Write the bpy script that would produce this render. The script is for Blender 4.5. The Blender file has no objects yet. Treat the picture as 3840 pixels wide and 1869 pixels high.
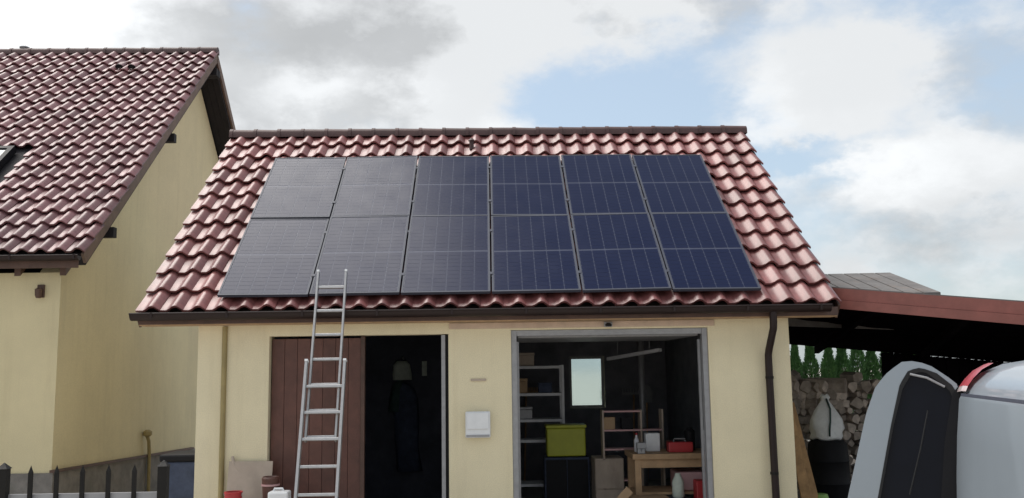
import bpy, bmesh, math, random
from mathutils import Vector, Matrix
random.seed(7)
S = bpy.context.scene
COL = S.collection
R = math.radians

# ------------------------------------------------------------------ camera
CAM_LOC = Vector((0.0472, -10.8902, 1.7))
YAW, PITCH, ROLL, LENS = -0.0239, 0.1308, -0.0149, 32.25
def cam_vec(u, v, w):
    c, s = math.cos(ROLL), math.sin(ROLL); x = c*u - s*v; up = s*u + c*v
    c, s = math.cos(PITCH), math.sin(PITCH); y = c*w - s*up; z = s*w + c*up
    c, s = math.cos(YAW), math.sin(YAW)
    return Vector((c*x - s*y, s*x + c*y, z))
cd = bpy.data.cameras.new('camera'); cam = bpy.data.objects.new('camera', cd); COL.objects.link(cam)
cd.sensor_width = 36; cd.lens = LENS; cd.clip_start = 0.05; cd.clip_end = 3000
rx, ry, rz = cam_vec(1, 0, 0), cam_vec(0, 1, 0), cam_vec(0, 0, -1)
cam.matrix_world = Matrix(((rx.x, ry.x, rz.x, CAM_LOC.x), (rx.y, ry.y, rz.y, CAM_LOC.y), (rx.z, ry.z, rz.z, CAM_LOC.z), (0, 0, 0, 1)))
S.camera = cam

# ------------------------------------------------------------------ light, sky
SUN_DIR = Vector((-0.42, 0.19, 0.88)).normalized()      # towards the sun
SUN_EL = math.asin(SUN_DIR.z); SUN_AZ = math.atan2(SUN_DIR.x, SUN_DIR.y)
sd = bpy.data.lights.new('sun', 'SUN'); sun = bpy.data.objects.new('sun', sd); COL.objects.link(sun)
sd.energy = 2.0; sd.angle = R(46); sd.color = (1.0, 0.96, 0.90)
sun.rotation_euler = SUN_DIR.to_track_quat('Z', 'Y').to_euler()
S.view_settings.view_transform = 'Standard'; S.view_settings.look = 'None'
S.view_settings.exposure = 1.07; S.view_settings.gamma = 1.0
try: S.view_settings.use_curve_mapping = False
except Exception: pass
S.cycles.max_bounces = 8; S.cycles.diffuse_bounces = 4; S.cycles.transparent_max_bounces = 8
S.cycles.use_denoising = True

world = bpy.data.worlds.new('World'); S.world = world; world.use_nodes = True
def build_sky():
    nt = world.node_tree; N = nt.nodes; L = nt.links; N.clear()
    def val(x, sock):
        if isinstance(x, (int, float)): sock.default_value = x
        else: L.new(x, sock)
    def m(op, a, b=0.0, c=0.0, clamp=False):
        n = N.new('ShaderNodeMath'); n.operation = op; n.use_clamp = clamp
        val(a, n.inputs[0]); val(b, n.inputs[1]); val(c, n.inputs[2]); return n.outputs[0]
    tc = N.new('ShaderNodeTexCoord')
    nrm = N.new('ShaderNodeVectorMath'); nrm.operation = 'NORMALIZE'; L.new(tc.outputs['Generated'], nrm.inputs[0])
    sep = N.new('ShaderNodeSeparateXYZ'); L.new(nrm.outputs[0], sep.inputs[0])
    x, y, z = sep.outputs
    az0 = m('ARCTAN2', x, y); el0 = m('ARCSINE', z)
    def noise(scale, detail, rough, off, zs=1.7):
        mp = N.new('ShaderNodeMapping'); L.new(nrm.outputs[0], mp.inputs[0])
        mp.inputs['Location'].default_value = off; mp.inputs['Scale'].default_value = (1, 1, zs)
        n = N.new('ShaderNodeTexNoise'); n.inputs['Scale'].default_value = scale
        n.inputs['Detail'].default_value = detail; n.inputs['Roughness'].default_value = rough
        L.new(mp.outputs[0], n.inputs['Vector']); return n.outputs['Fac']
    # warp the bearings so that the cloud banks get ragged outlines
    w1 = noise(7.0, 6, 0.62, (3.1, 0.4, 1.7)); w2 = noise(7.0, 6, 0.62, (8.3, 5.2, 2.9))
    az = m('ADD', az0, m('MULTIPLY', m('SUBTRACT', w1, 0.5), 0.22))
    el = m('ADD', el0, m('MULTIPLY', m('SUBTRACT', w2, 0.5), 0.16))
    def blob(a, e, sa, se):
        p = m('DIVIDE', m('SUBTRACT', az, a), sa); q = m('DIVIDE', m('SUBTRACT', el, e), se)
        r2 = m('ADD', m('MULTIPLY', p, p), m('MULTIPLY', q, q))
        return m('POWER', 2.71828, m('MULTIPLY', r2, -1.0))
    def total(items, base):
        s = base
        for (a, e, sa, se, k) in items: s = m('ADD', s, m('MULTIPLY', blob(a, e, sa, se), k))
        return s
    n1 = noise(5.0, 9, 0.58, (1.3, 2.2, 0.6)); n2 = noise(5.0, 9, 0.58, (1.42, 2.2, 0.40))
    cover = total([(-0.26, 0.34, 0.30, 0.13, 0.75), (0.185, 0.295, 0.150, 0.065, -0.85), (0.05, 0.27, 0.06, 0.03, -0.25),
                   (0.36, 0.285, 0.085, 0.065, 0.50), (0.43, 0.350, 0.17, 0.030, -0.55),
                   (0.352, 0.217, 0.095, 0.022, -0.75), (0.47, 0.165, 0.12, 0.045, 0.50), (0.49, 0.10, 0.15, 0.03, 0.15),
                   (0.0, 0.37, 0.25, 0.06, 0.30)],
                  m('MULTIPLY', m('SUBTRACT', n1, 0.40), 2.6))
    dens = N.new('ShaderNodeMapRange'); dens.interpolation_type = 'SMOOTHSTEP'
    L.new(cover, dens.inputs['Value']); dens.inputs['From Min'].default_value = -0.22; dens.inputs['From Max'].default_value = 0.62
    # how bright each part of a cloud is: lit rims towards the sun, grey bellies, a few brighter banks
    relief = m('MULTIPLY', m('SUBTRACT', n1, n2), 1.3)
    bright = m('ADD', m('ADD', 0.60, relief), m('MULTIPLY', m('SUBTRACT', noise(2.3, 4, 0.5, (4.4, 1.1, 7.7)), 0.5), 0.35))
    bright = m('MAXIMUM', m('MINIMUM', bright, 0.67), 0.47)
    bright = total([(-0.47, 0.34, 0.13, 0.055, 0.45), (-0.19, 0.300, 0.075, 0.030, 0.30), (-0.24, 0.355, 0.12, 0.035, -0.06),
                    (0.30, 0.265, 0.03, 0.05, 0.08), (0.42, 0.185, 0.11, 0.022, 0.14), (0.50, 0.115, 0.16, 0.022, -0.10),
                    (-0.02, 0.235, 0.35, 0.025, 0.10)], bright)
    sky = N.new('ShaderNodeTexSky'); sky.sky_type = 'NISHITA'; sky.sun_disc = False
    sky.sun_elevation = SUN_EL; sky.sun_rotation = SUN_AZ
    sky.air_density = 1.0; sky.dust_density = 2.2; sky.ozone_density = 1.0
    haze = N.new('ShaderNodeMix'); haze.data_type = 'RGBA'; haze.inputs['Factor'].default_value = 0.42
    L.new(sky.outputs[0], haze.inputs['A']); haze.inputs['B'].default_value = (4.5, 5.3, 5.7, 1)
    cl = N.new('ShaderNodeVectorMath'); cl.operation = 'SCALE'; cl.inputs[0].default_value = (7.6, 7.75, 7.85); L.new(bright, cl.inputs['Scale'])
    mix = N.new('ShaderNodeMix'); mix.data_type = 'RGBA'
    L.new(m('MULTIPLY', dens.outputs[0], 0.95), mix.inputs['Factor']); L.new(haze.outputs['Result'], mix.inputs['A']); L.new(cl.outputs[0], mix.inputs['B'])
    bg = N.new('ShaderNodeBackground'); bg.inputs['Strength'].default_value = 0.078
    L.new(mix.outputs['Result'], bg.inputs['Color'])
    out = N.new('ShaderNodeOutputWorld'); L.new(bg.outputs[0], out.inputs['Surface'])
build_sky()

# ------------------------------------------------------------------ materials
def new_mat(name):
    m = bpy.data.materials.new(name); m.use_nodes = True; nt = m.node_tree
    return m, nt, nt.nodes['Principled BSDF']
def mat(name, col, rough=0.6, var=0.15, scale=6.0, bump=0.0, bscale=60.0, metal=0.0, coat=0.0, spec=0.5, stain=None, stain_amt=0.0, per_obj=0.0, detail=6, streak=0.0):
    m, nt, b = new_mat(name); N, L = nt.nodes, nt.links
    tc = N.new('ShaderNodeTexCoord')
    n = N.new('ShaderNodeTexNoise'); n.inputs['Scale'].default_value = scale; n.inputs['Detail'].default_value = detail; n.inputs['Roughness'].default_value = 0.65
    L.new(tc.outputs['Object'], n.inputs['Vector'])
    ramp = N.new('ShaderNodeMapRange'); L.new(n.outputs['Fac'], ramp.inputs['Value'])
    ramp.inputs['From Min'].default_value = 0.3; ramp.inputs['From Max'].default_value = 0.7
    ramp.inputs['To Min'].default_value = 1 - var; ramp.inputs['To Max'].default_value = 1 + var
    hsv = N.new('ShaderNodeHueSaturation'); hsv.inputs['Color'].default_value = (*col, 1)
    v = ramp.outputs[0]
    if per_obj:
        oi = N.new('ShaderNodeObjectInfo'); r2 = N.new('ShaderNodeMapRange'); L.new(oi.outputs['Random'], r2.inputs['Value'])
        r2.inputs['To Min'].default_value = 1 - per_obj; r2.inputs['To Max'].default_value = 1 + per_obj
        mm = N.new('ShaderNodeMath'); mm.operation = 'MULTIPLY'; L.new(v, mm.inputs[0]); L.new(r2.outputs[0], mm.inputs[1]); v = mm.outputs[0]
    L.new(v, hsv.inputs['Value']); c = hsv.outputs['Color']
    if stain:
        n2 = N.new('ShaderNodeTexNoise'); n2.inputs['Scale'].default_value = scale*0.35; n2.inputs['Detail'].default_value = 8; n2.inputs['Roughness'].default_value = 0.7
        mp = N.new('ShaderNodeMapping'); mp.inputs['Location'].default_value = (3.3, 7.1, 1.9); mp.inputs['Scale'].default_value = (1.6, 1.6, 0.5)
        L.new(tc.outputs['Object'], mp.inputs[0]); L.new(mp.outputs[0], n2.inputs['Vector'])
        r3 = N.new('ShaderNodeMapRange'); r3.interpolation_type = 'SMOOTHSTEP'; L.new(n2.outputs['Fac'], r3.inputs['Value'])
        r3.inputs['From Min'].default_value = 0.5; r3.inputs['From Max'].default_value = 0.75; r3.inputs['To Max'].default_value = stain_amt
        mx = N.new('ShaderNodeMix'); mx.data_type = 'RGBA'; L.new(r3.outputs[0], mx.inputs['Factor']); L.new(c, mx.inputs['A']); mx.inputs['B'].default_value = (*stain, 1)
        c = mx.outputs['Result']
    if streak:
        n4 = N.new('ShaderNodeTexNoise'); n4.inputs['Scale'].default_value = 3.2; n4.inputs['Detail'].default_value = 7; n4.inputs['Roughness'].default_value = 0.6
        mp4 = N.new('ShaderNodeMapping'); mp4.inputs['Scale'].default_value = (2.2, 2.2, 0.16); L.new(tc.outputs['Object'], mp4.inputs[0]); L.new(mp4.outputs[0], n4.inputs['Vector'])
        r4 = N.new('ShaderNodeMapRange'); r4.interpolation_type = 'SMOOTHSTEP'; L.new(n4.outputs['Fac'], r4.inputs['Value']); r4.inputs['From Min'].default_value = 0.48; r4.inputs['From Max'].default_value = 0.72; r4.inputs['To Max'].default_value = streak
        m4 = N.new('ShaderNodeMix'); m4.data_type = 'RGBA'; m4.blend_type = 'MULTIPLY'; L.new(r4.outputs[0], m4.inputs['Factor']); L.new(c, m4.inputs['A']); m4.inputs['B'].default_value = (0.62, 0.58, 0.50, 1)
        n5 = N.new('ShaderNodeTexNoise'); n5.inputs['Scale'].default_value = 90; n5.inputs['Detail'].default_value = 3; L.new(tc.outputs['Object'], n5.inputs['Vector'])
        r5 = N.new('ShaderNodeMapRange'); L.new(n5.outputs['Fac'], r5.inputs['Value']); r5.inputs['From Min'].default_value = 0.3; r5.inputs['From Max'].default_value = 0.7; r5.inputs['To Min'].default_value = 0.90; r5.inputs['To Max'].default_value = 1.06
        m5 = N.new('ShaderNodeVectorMath'); m5.operation = 'SCALE'; L.new(m4.outputs['Result'], m5.inputs[0]); L.new(r5.outputs[0], m5.inputs['Scale']); c = m5.outputs[0]
    L.new(c, b.inputs['Base Color'])
    b.inputs['Roughness'].default_value = rough; b.inputs['Metallic'].default_value = metal
    b.inputs['Coat Weight'].default_value = coat; b.inputs['Specular IOR Level'].default_value = spec
    if bump:
        nb = N.new('ShaderNodeTexNoise'); nb.inputs['Scale'].default_value = bscale; nb.inputs['Detail'].default_value = 5
        L.new(tc.outputs['Object'], nb.inputs['Vector'])
        bp = N.new('ShaderNodeBump'); bp.inputs['Strength'].default_value = bump; bp.inputs['Distance'].default_value = 0.01
        L.new(nb.outputs['Fac'], bp.inputs['Height']); L.new(bp.outputs[0], b.inputs['Normal'])
    return m
M = {}
M['plaster'] = mat('yellow_plaster', (0.76, 0.675, 0.465), 0.9, 0.06, 1.1, 0.35, 140, stain=(0.55, 0.48, 0.34), stain_amt=0.45, streak=0.14)
M['plaster_house'] = mat('house_plaster', (0.67, 0.585, 0.37), 0.9, 0.07, 0.8, 0.35, 120, stain=(0.50, 0.44, 0.29), stain_amt=0.45, streak=0.14)
M['plinth'] = mat('grey_plinth', (0.20, 0.185, 0.17), 0.95, 0.3, 4, 0.5, 50, stain=(0.10, 0.11, 0.08), stain_amt=0.6)
M['tile'] = mat('red_clay_tile', (0.190, 0.066, 0.062), 0.40, 0.30, 9, 0.15, 45, spec=0.6, stain=(0.16, 0.10, 0.085), stain_amt=0.45, per_obj=0.27)
M['tile_house'] = mat('weathered_red_tile', (0.172, 0.072, 0.076), 0.44, 0.30, 9, 0.2, 45, spec=0.6, stain=(0.15, 0.12, 0.11), stain_amt=0.6, per_obj=0.26)
M['ridge'] = mat('dark_ridge_tile', (0.062, 0.028, 0.026), 0.6, 0.25, 9, 0.2, 45, per_obj=0.2)
M['deck'] = mat('roof_underlay', (0.06, 0.045, 0.04), 0.9, 0.2, 5)
M['brown_wood'] = mat('brown_stained_board', (0.085, 0.045, 0.032), 0.6, 0.3, 5, 0.2, 30)
M['barge'] = mat('brown_barge_board', (0.15, 0.098, 0.072), 0.7, 0.25, 5, 0.2, 30)
M['dark_soffit'] = mat('dark_soffit_board', (0.012, 0.010, 0.012), 0.85, 0.25, 4, 0.2, 25)
M['under'] = mat('shade_dark_board', (0.007, 0.006, 0.008), 0.9, 0.3, 4, 0.2, 25, spec=0.0)  # shade under the carport put into a near-black board colour
M['gutter'] = mat('brown_gutter', (0.020, 0.011, 0.010), 0.5, 0.15, 5, spec=0.3)
M['alu'] = mat('aluminium', (0.43, 0.42, 0.415), 0.45, 0.10, 20, metal=0.7)
M['alu_frame'] = mat('panel_frame', (0.055, 0.06, 0.08), 0.5, 0.1, 20, spec=0.2)
M['door_brown'] = mat('brown_door_board', (0.105, 0.042, 0.030), 0.55, 0.25, 6, 0.15, 30, per_obj=0.10)
M['grey_metal'] = mat('grey_metal', (0.30, 0.30, 0.31), 0.5, 0.12, 12, metal=0.3)
M['white_metal'] = mat('pale_grey_metal', (0.62, 0.62, 0.64), 0.5, 0.08, 12)
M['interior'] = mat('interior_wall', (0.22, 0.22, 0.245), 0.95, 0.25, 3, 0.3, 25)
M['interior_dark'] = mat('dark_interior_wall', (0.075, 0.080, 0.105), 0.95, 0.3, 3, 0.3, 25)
M['concrete'] = mat('concrete_floor', (0.30, 0.30, 0.29), 0.9, 0.2, 4, 0.3, 30)
M['black'] = mat('black_plastic', (0.010, 0.010, 0.012), 0.6, 0.15, 8, spec=0.2)
M['iron'] = mat('black_iron', (0.010, 0.009, 0.008), 0.6, 0.25, 14, 0.2, 60, spec=0.25)
M['white_plastic'] = mat('white_plastic', (0.72, 0.73, 0.74), 0.45, 0.05, 8)
M['sack'] = mat('white_woven_sack', (0.86, 0.88, 0.88), 0.7, 0.08, 14, 0.4, 90)
M['pine'] = mat('pale_pine', (0.42, 0.27, 0.15), 0.65, 0.2, 7, 0.15, 30)
M['plank'] = mat('brown_plank', (0.33, 0.195, 0.085), 0.75, 0.3, 7, 0.2, 30, per_obj=0.3)
M['log_end'] = mat('firewood', (0.44, 0.38, 0.33), 0.9, 0.35, 10, 0.4, 30, per_obj=0.35)
M['card'] = mat('cardboard', (0.40, 0.27, 0.16), 0.85, 0.12, 6)
M['card_pale'] = mat('pale_cardboard', (0.44, 0.36, 0.29), 0.85, 0.12, 5, stain=(0.25, 0.19, 0.15), stain_amt=0.6)
M['lintel'] = mat('pale_tan_board', (0.56, 0.43, 0.33), 0.8, 0.15, 5, stain=(0.40, 0.29, 0.22), stain_amt=0.5)
M['lime'] = mat('yellow_green_plastic', (0.44, 0.46, 0.035), 0.5, 0.1, 5)
M['red'] = mat('red_plastic', (0.42, 0.03, 0.035), 0.45, 0.1, 6)
M['pink'] = mat('faded_pink_plastic', (0.55, 0.33, 0.33), 0.6, 0.1, 6)
M['navy'] = mat('navy_cloth', (0.055, 0.070, 0.115), 0.9, 0.3, 9, 0.4, 40)
M['greygreen'] = mat('grey_green_cloth', (0.55, 0.60, 0.52), 0.9, 0.15, 12, 0.3, 50)
M['teal'] = mat('dark_teal_cloth', (0.04, 0.075, 0.07), 0.9, 0.2, 12, 0.3, 50)
M['carport_red'] = mat('red_brown_sheet', (0.19, 0.062, 0.050), 0.55, 0.22, 3, 0.1, 20)
M['carport_grey'] = mat('grey_sheet', (0.13, 0.12, 0.115), 0.7, 0.25, 4, 0.2, 20, stain=(0.20, 0.13, 0.09), stain_amt=0.5)
M['carpaint'] = mat('silver_grey_paint', (0.27, 0.31, 0.35), 0.36, 0.03, 1.5, metal=0.25, coat=0.4, stain=(0.22, 0.25, 0.27), stain_amt=0.3)
M['rubber'] = mat('black_rubber', (0.010, 0.010, 0.011), 0.8, 0.2, 9)
M['car_glass'] = mat('dark_car_glass', (0.006, 0.008, 0.014), 0.06, 0.1, 3, spec=0.13)
M['tail_red'] = mat('red_lamp_lens', (0.36, 0.045, 0.06), 0.3, 0.08, 12, coat=0.2)
M['tail_clear'] = mat('clear_lamp_lens', (0.72, 0.60, 0.60), 0.18, 0.08, 12, coat=0.5)
M['bark'] = mat('bark', (0.09, 0.065, 0.045), 0.9, 0.3, 12, 0.5, 30)
M['backsheet'] = mat('panel_backsheet', (0.055, 0.062, 0.095), 0.28, 0.12, 4, spec=0.085)
M['wall_tube'] = mat('ochre_pipe', (0.30, 0.235, 0.10), 0.6, 0.15, 5)
M['glass_dark'] = mat('roof_window_glass', (0.02, 0.025, 0.03), 0.08, 0.1, 3)
M['low_bounce'] = mat('low_bounce_ground', (0.055, 0.045, 0.035), 0.95, 0.35, 2, 0.4, 20)  # dark tone that keeps bounce light low under the carport
M['grass'] = mat('green_plastic', (0.20, 0.36, 0.08), 0.5, 0.15, 6)

def cell_mat():
    m, nt, b = new_mat('silicon_cells'); N, L = nt.nodes, nt.links
    tc = N.new('ShaderNodeTexCoord'); oi = N.new('ShaderNodeObjectInfo')
    n = N.new('ShaderNodeTexNoise'); n.inputs['Scale'].default_value = 1.6; n.inputs['Detail'].default_value = 4; L.new(tc.outputs['Object'], n.inputs['Vector'])
    r = N.new('ShaderNodeMix'); r.data_type = 'RGBA'; L.new(n.outputs['Fac'], r.inputs['Factor'])
    r.inputs['A'].default_value = (0.006, 0.010, 0.034, 1); r.inputs['B'].default_value = (0.010, 0.015, 0.046, 1)
    L.new(r.outputs['Result'], b.inputs['Base Color'])
    b.inputs['Roughness'].default_value = 0.34; b.inputs['Specular IOR Level'].default_value = 0.085
    b.inputs['Coat Weight'].default_value = 0.0; b.inputs['Coat Roughness'].default_value = 0.1
    d = N.new('ShaderNodeTexNoise'); d.inputs['Scale'].default_value = 3.0; d.inputs['Detail'].default_value = 6; L.new(tc.outputs['Object'], d.inputs['Vector'])
    rr = N.new('ShaderNodeMapRange'); L.new(d.outputs['Fac'], rr.inputs['Value']); rr.inputs['To Min'].default_value = 0.16; rr.inputs['To Max'].default_value = 0.34
    L.new(rr.outputs[0], b.inputs['Roughness'])
    return m
M['cell'] = cell_mat()
def frosted():
    m, nt, b = new_mat('frosted_pane'); N, L = nt.nodes, nt.links
    b.inputs['Base Color'].default_value = (0.55, 0.68, 0.68, 1); b.inputs['Roughness'].default_value = 0.22
    b.inputs['Transmission Weight'].default_value = 1.0; b.inputs['IOR'].default_value = 1.1
    return m
M['frosted'] = frosted()
def leaf_mat(name, a, bcol):
    m, nt, b = new_mat(name); N, L = nt.nodes, nt.links
    tc = N.new('ShaderNodeTexCoord'); n = N.new('ShaderNodeTexNoise'); n.inputs['Scale'].default_value = 5; L.new(tc.outputs['Object'], n.inputs['Vector'])
    r = N.new('ShaderNodeMix'); r.data_type = 'RGBA'; L.new(n.outputs['Fac'], r.inputs['Factor']); r.inputs['A'].default_value = (*a, 1); r.inputs['B'].default_value = (*bcol, 1)
    L.new(r.outputs['Result'], b.inputs['Base Color']); b.inputs['Roughness'].default_value = 0.6
    return m
M['thuja'] = leaf_mat('thuja_foliage', (0.030, 0.095, 0.030), (0.085, 0.20, 0.05))
def ground_mat():
    m, nt, b = new_mat('gravel_ground'); N, L = nt.nodes, nt.links
    tc = N.new('ShaderNodeTexCoord'); n = N.new('ShaderNodeTexNoise'); n.inputs['Scale'].default_value = 0.35; n.inputs['Detail'].default_value = 10; L.new(tc.outputs['Object'], n.inputs['Vector'])
    r = N.new('ShaderNodeMix'); r.data_type = 'RGBA'; L.new(n.outputs['Fac'], r.inputs['Factor']); r.inputs['A'].default_value = (0.36, 0.33, 0.29, 1); r.inputs['B'].default_value = (0.46, 0.43, 0.39, 1)
    L.new(r.outputs['Result'], b.inputs['Base Color']); b.inputs['Roughness'].default_value = 0.95
    return m
M['ground'] = ground_mat()

# ------------------------------------------------------------------ mesh helpers
class MB:
    def __init__(self): self.v = []; self.f = []
    def add(self, vs, fs):
        o = len(self.v); self.v += [tuple(p) for p in vs]; self.f += [tuple(i + o for i in q) for q in fs]; return self
    def box(self, x0, x1, y0, y1, z0, z1, mx=None):
        vs = [Vector(p) for p in ((x0,y0,z0),(x1,y0,z0),(x1,y1,z0),(x0,y1,z0),(x0,y0,z1),(x1,y0,z1),(x1,y1,z1),(x0,y1,z1))]
        if mx: vs = [mx @ p for p in vs]
        return self.add(vs, [(0,3,2,1),(4,5,6,7),(0,1,5,4),(1,2,6,5),(2,3,7,6),(3,0,4,7)])
    def bar(self, a, b, w, d, up=(0, 0, 1)):
        """box beam from a to b; w across, d along the 'up' side"""
        a, b = Vector(a), Vector(b); t = (b - a).normalized(); s = t.cross(Vector(up)).normalized(); u = s.cross(t)
        vs = []
        for p in (a, b):
            for (i, j) in ((-1,-1),(1,-1),(1,1),(-1,1)): vs.append(p + s*(i*w/2) + u*(j*d/2))
        return self.add(vs, [(0,3,2,1),(4,5,6,7),(0,1,5,4),(1,2,6,5),(2,3,7,6),(3,0,4,7)])
    def tube(self, pts, r, n=10, cap=True):
        pts = [Vector(p) for p in pts]; rs = r if isinstance(r, (list, tuple)) else [r]*len(pts)
        rings = []; prev = None
        for i, p in enumerate(pts):
            t = (pts[min(i+1, len(pts)-1)] - pts[max(i-1, 0)]).normalized()
            if prev is None:
                s = t.cross(Vector((0, 0, 1)));  s = t.cross(Vector((1, 0, 0))) if s.length < 1e-3 else s
                s.normalize()
            else: s = (prev - t*prev.dot(t)).normalized()
            prev = s; u = t.cross(s)
            rings.append([p + (s*math.cos(2*math.pi*k/n) + u*math.sin(2*math.pi*k/n))*rs[i] for k in range(n)])
        vs = [q for ring in rings for q in ring]; fs = []
        for i in range(len(rings)-1):
            for k in range(n): fs.append((i*n+k, i*n+(k+1) % n, (i+1)*n+(k+1) % n, (i+1)*n+k))
        if cap: fs.append(tuple(reversed(range(n)))); fs.append(tuple((len(rings)-1)*n + k for k in range(n)))
        return self.add(vs, fs)
    def prism(self, poly, d):
        """planar polygon (list of Vector) extruded by vector d"""
        n = len(poly); d = Vector(d); vs = [Vector(p) for p in poly] + [Vector(p) + d for p in poly]
        fs = [tuple(range(n)), tuple(reversed(range(n, 2*n)))] + [(i, i+n, (i+1) % n + n, (i+1) % n) for i in range(n)]
        return self.add(vs, fs)
    def lathe(self, prof, n=16, c=(0, 0, 0)):
        vs = []; fs = []
        for (r, z) in prof:
            for k in range(n): vs.append((c[0] + r*math.cos(2*math.pi*k/n), c[1] + r*math.sin(2*math.pi*k/n), c[2] + z))
        for i in range(len(prof)-1):
            for k in range(n): fs.append((i*n+k, i*n+(k+1) % n, (i+1)*n+(k+1) % n, (i+1)*n+k))
        fs.append(tuple(reversed(range(n)))); fs.append(tuple((len(prof)-1)*n + k for k in range(n)))
        return self.add(vs, fs)
    def mesh(self, name, material, smooth=False, bevel=0.0, weld=False):
        me = bpy.data.meshes.new(name); me.from_pydata(self.v, [], self.f)
        bm = bmesh.new(); bm.from_mesh(me)
        if weld: bmesh.ops.remove_doubles(bm, verts=bm.verts, dist=1e-5)
        bmesh.ops.recalc_face_normals(bm, faces=bm.faces)
        if bevel: bmesh.ops.bevel(bm, geom=list(bm.edges), offset=bevel, segments=2, profile=0.5, affect='EDGES', clamp_overlap=True)
        bm.to_mesh(me); bm.free()
        if smooth: me.shade_smooth() if smooth is True else (me.shade_smooth(), me.set_sharp_from_angle(angle=R(smooth)))
        me.materials.append(M[material] if isinstance(material, str) else material)
        return me
    def build(self, name, material, parent=None, **k): return link(name, self.mesh(name, material, **k), parent)
def link(name, data, parent=None, mx=None):
    o = bpy.data.objects.new(name, data); COL.objects.link(o)
    if parent: o.parent = parent
    if mx is not None: o.matrix_local = mx
    return o
def thing(name, label, cat, loc=(0, 0, 0), rotz=0, group=None):
    o = bpy.data.objects.new(name, None); COL.objects.link(o); o.location = loc; o.rotation_euler = (0, 0, rotz); o.empty_display_size = 0.1
    return tag(o, label, cat, group)
def tag(o, label=None, cat=None, group=None, kind=None):
    if label: o['label'] = label
    if cat: o['category'] = cat
    if group: o['group'] = group
    if kind: o['kind'] = kind
    return o
def struct(o): o['kind'] = 'structure'; return o
def wall_holes(axis, c0, c1, lo, hi, zlo, zhi, holes):
    """wall slab between planes c0 and c1 of the other axis; holes = (a0,a1,z0,z1)"""
    xs = sorted({lo, hi, *[h[0] for h in holes], *[h[1] for h in holes]}); zs = sorted({zlo, zhi, *[h[2] for h in holes], *[h[3] for h in holes]})
    def solid(i, j):
        if i < 0 or j < 0 or i >= len(xs)-1 or j >= len(zs)-1: return False
        cx, cz = (xs[i]+xs[i+1])/2, (zs[j]+zs[j+1])/2
        return not any(h[0] < cx < h[1] and h[2] < cz < h[3] for h in holes)
    P = (lambda a, c, z: (a, c, z)) if axis == 'x' else (lambda a, c, z: (c, a, z))
    mb = MB()
    for i in range(len(xs)-1):
        for j in range(len(zs)-1):
            if not solid(i, j): continue
            a0, a1, b0, b1 = xs[i], xs[i+1], zs[j], zs[j+1]
            for c in (c0, c1): mb.add([P(a0,c,b0),P(a1,c,b0),P(a1,c,b1),P(a0,c,b1)], [(0,1,2,3)])
            if not solid(i-1, j): mb.add([P(a0,c0,b0),P(a0,c1,b0),P(a0,c1,b1),P(a0,c0,b1)], [(0,1,2,3)])
            if not solid(i+1, j): mb.add([P(a1,c0,b0),P(a1,c1,b0),P(a1,c1,b1),P(a1,c0,b1)], [(0,1,2,3)])
            if not solid(i, j-1): mb.add([P(a0,c0,b0),P(a1,c0,b0),P(a1,c1,b0),P(a0,c1,b0)], [(0,1,2,3)])
            if not solid(i, j+1): mb.add([P(a0,c0,b1),P(a1,c0,b1),P(a1,c1,b1),P(a0,c1,b1)], [(0,1,2,3)])
    return mb

GZ = -0.35                                  # ground level
# ------------------------------------------------------------------ ground
struct(MB().add([(-400,-400,GZ),(400,-400,GZ),(400,600,GZ),(-400,600,GZ)], [(0,1,2,3)]).build('ground', 'ground'))

struct(MB().add([(3.62,-2.6,GZ+0.004),(14,-2.6,GZ+0.004),(14,13,GZ+0.004),(3.62,13,GZ+0.004)], [(0,1,2,3)]).build('low_bounce_yard', 'low_bounce'))  # dark yard sheet added to cut light bounced up under the carport

# ------------------------------------------------------------------ roof tiles
def tile_mesh(name, w, length, material, depth=0.064, thick=0.028):
    """interlocking wave tile: local x across, y up the slope (0 = lower edge), z out of the roof"""
    prof = [(-0.02, 0.004), (0.10, 0.0), (0.30, 0.002), (0.46, 0.35), (0.58, 0.80), (0.70, 1.0), (0.82, 0.86), (0.94, 0.42), (1.05, 0.06)]
    mb = MB(); n = len(prof); vs = []
    lift = 0.056
    for (y, zl) in ((0.0, lift), (0.012, lift + 0.004), (length, 0.0)):
        for (t, h) in prof: vs.append((t*w, y, zl + h*depth))
    for (t, h) in prof: vs.append((t*w, 0.004, lift - thick + h*depth))
    fs = []
    for k in range(n-1):
        fs += [(k, k+1, n+k+1, n+k), (n+k, n+k+1, 2*n+k+1, 2*n+k), (3*n+k, 3*n+k+1, k+1, k)]
    fs += [(0, n, 3*n), (n-1, 4*n-1, 2*n-1)]
    fs += [(n, 2*n, 3*n), (2*n-1, 4*n-1, 3*n-1)]
    mb.add(vs, fs)
    me = mb.mesh(name, material, smooth=40); return me
def frame(o, u, v):
    u = Vector(u).normalized(); v = Vector(v).normalized(); w = u.cross(v)
    return Matrix(((u.x, v.x, w.x, o[0]), (u.y, v.y, w.y, o[1]), (u.z, v.z, w.z, o[2]), (0, 0, 0, 1)))
def jitter(): return Matrix.Rotation(random.gauss(0, 0.009), 4, 'Z') @ Matrix.Rotation(random.gauss(0, 0.010), 4, 'X') @ Matrix.Rotation(random.gauss(0, 0.016), 4, 'Y')
def merge_into(mb, me, mx):
    mb.add([mx @ v.co for v in me.vertices], [tuple(p.vertices) for p in me.polygons])
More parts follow.
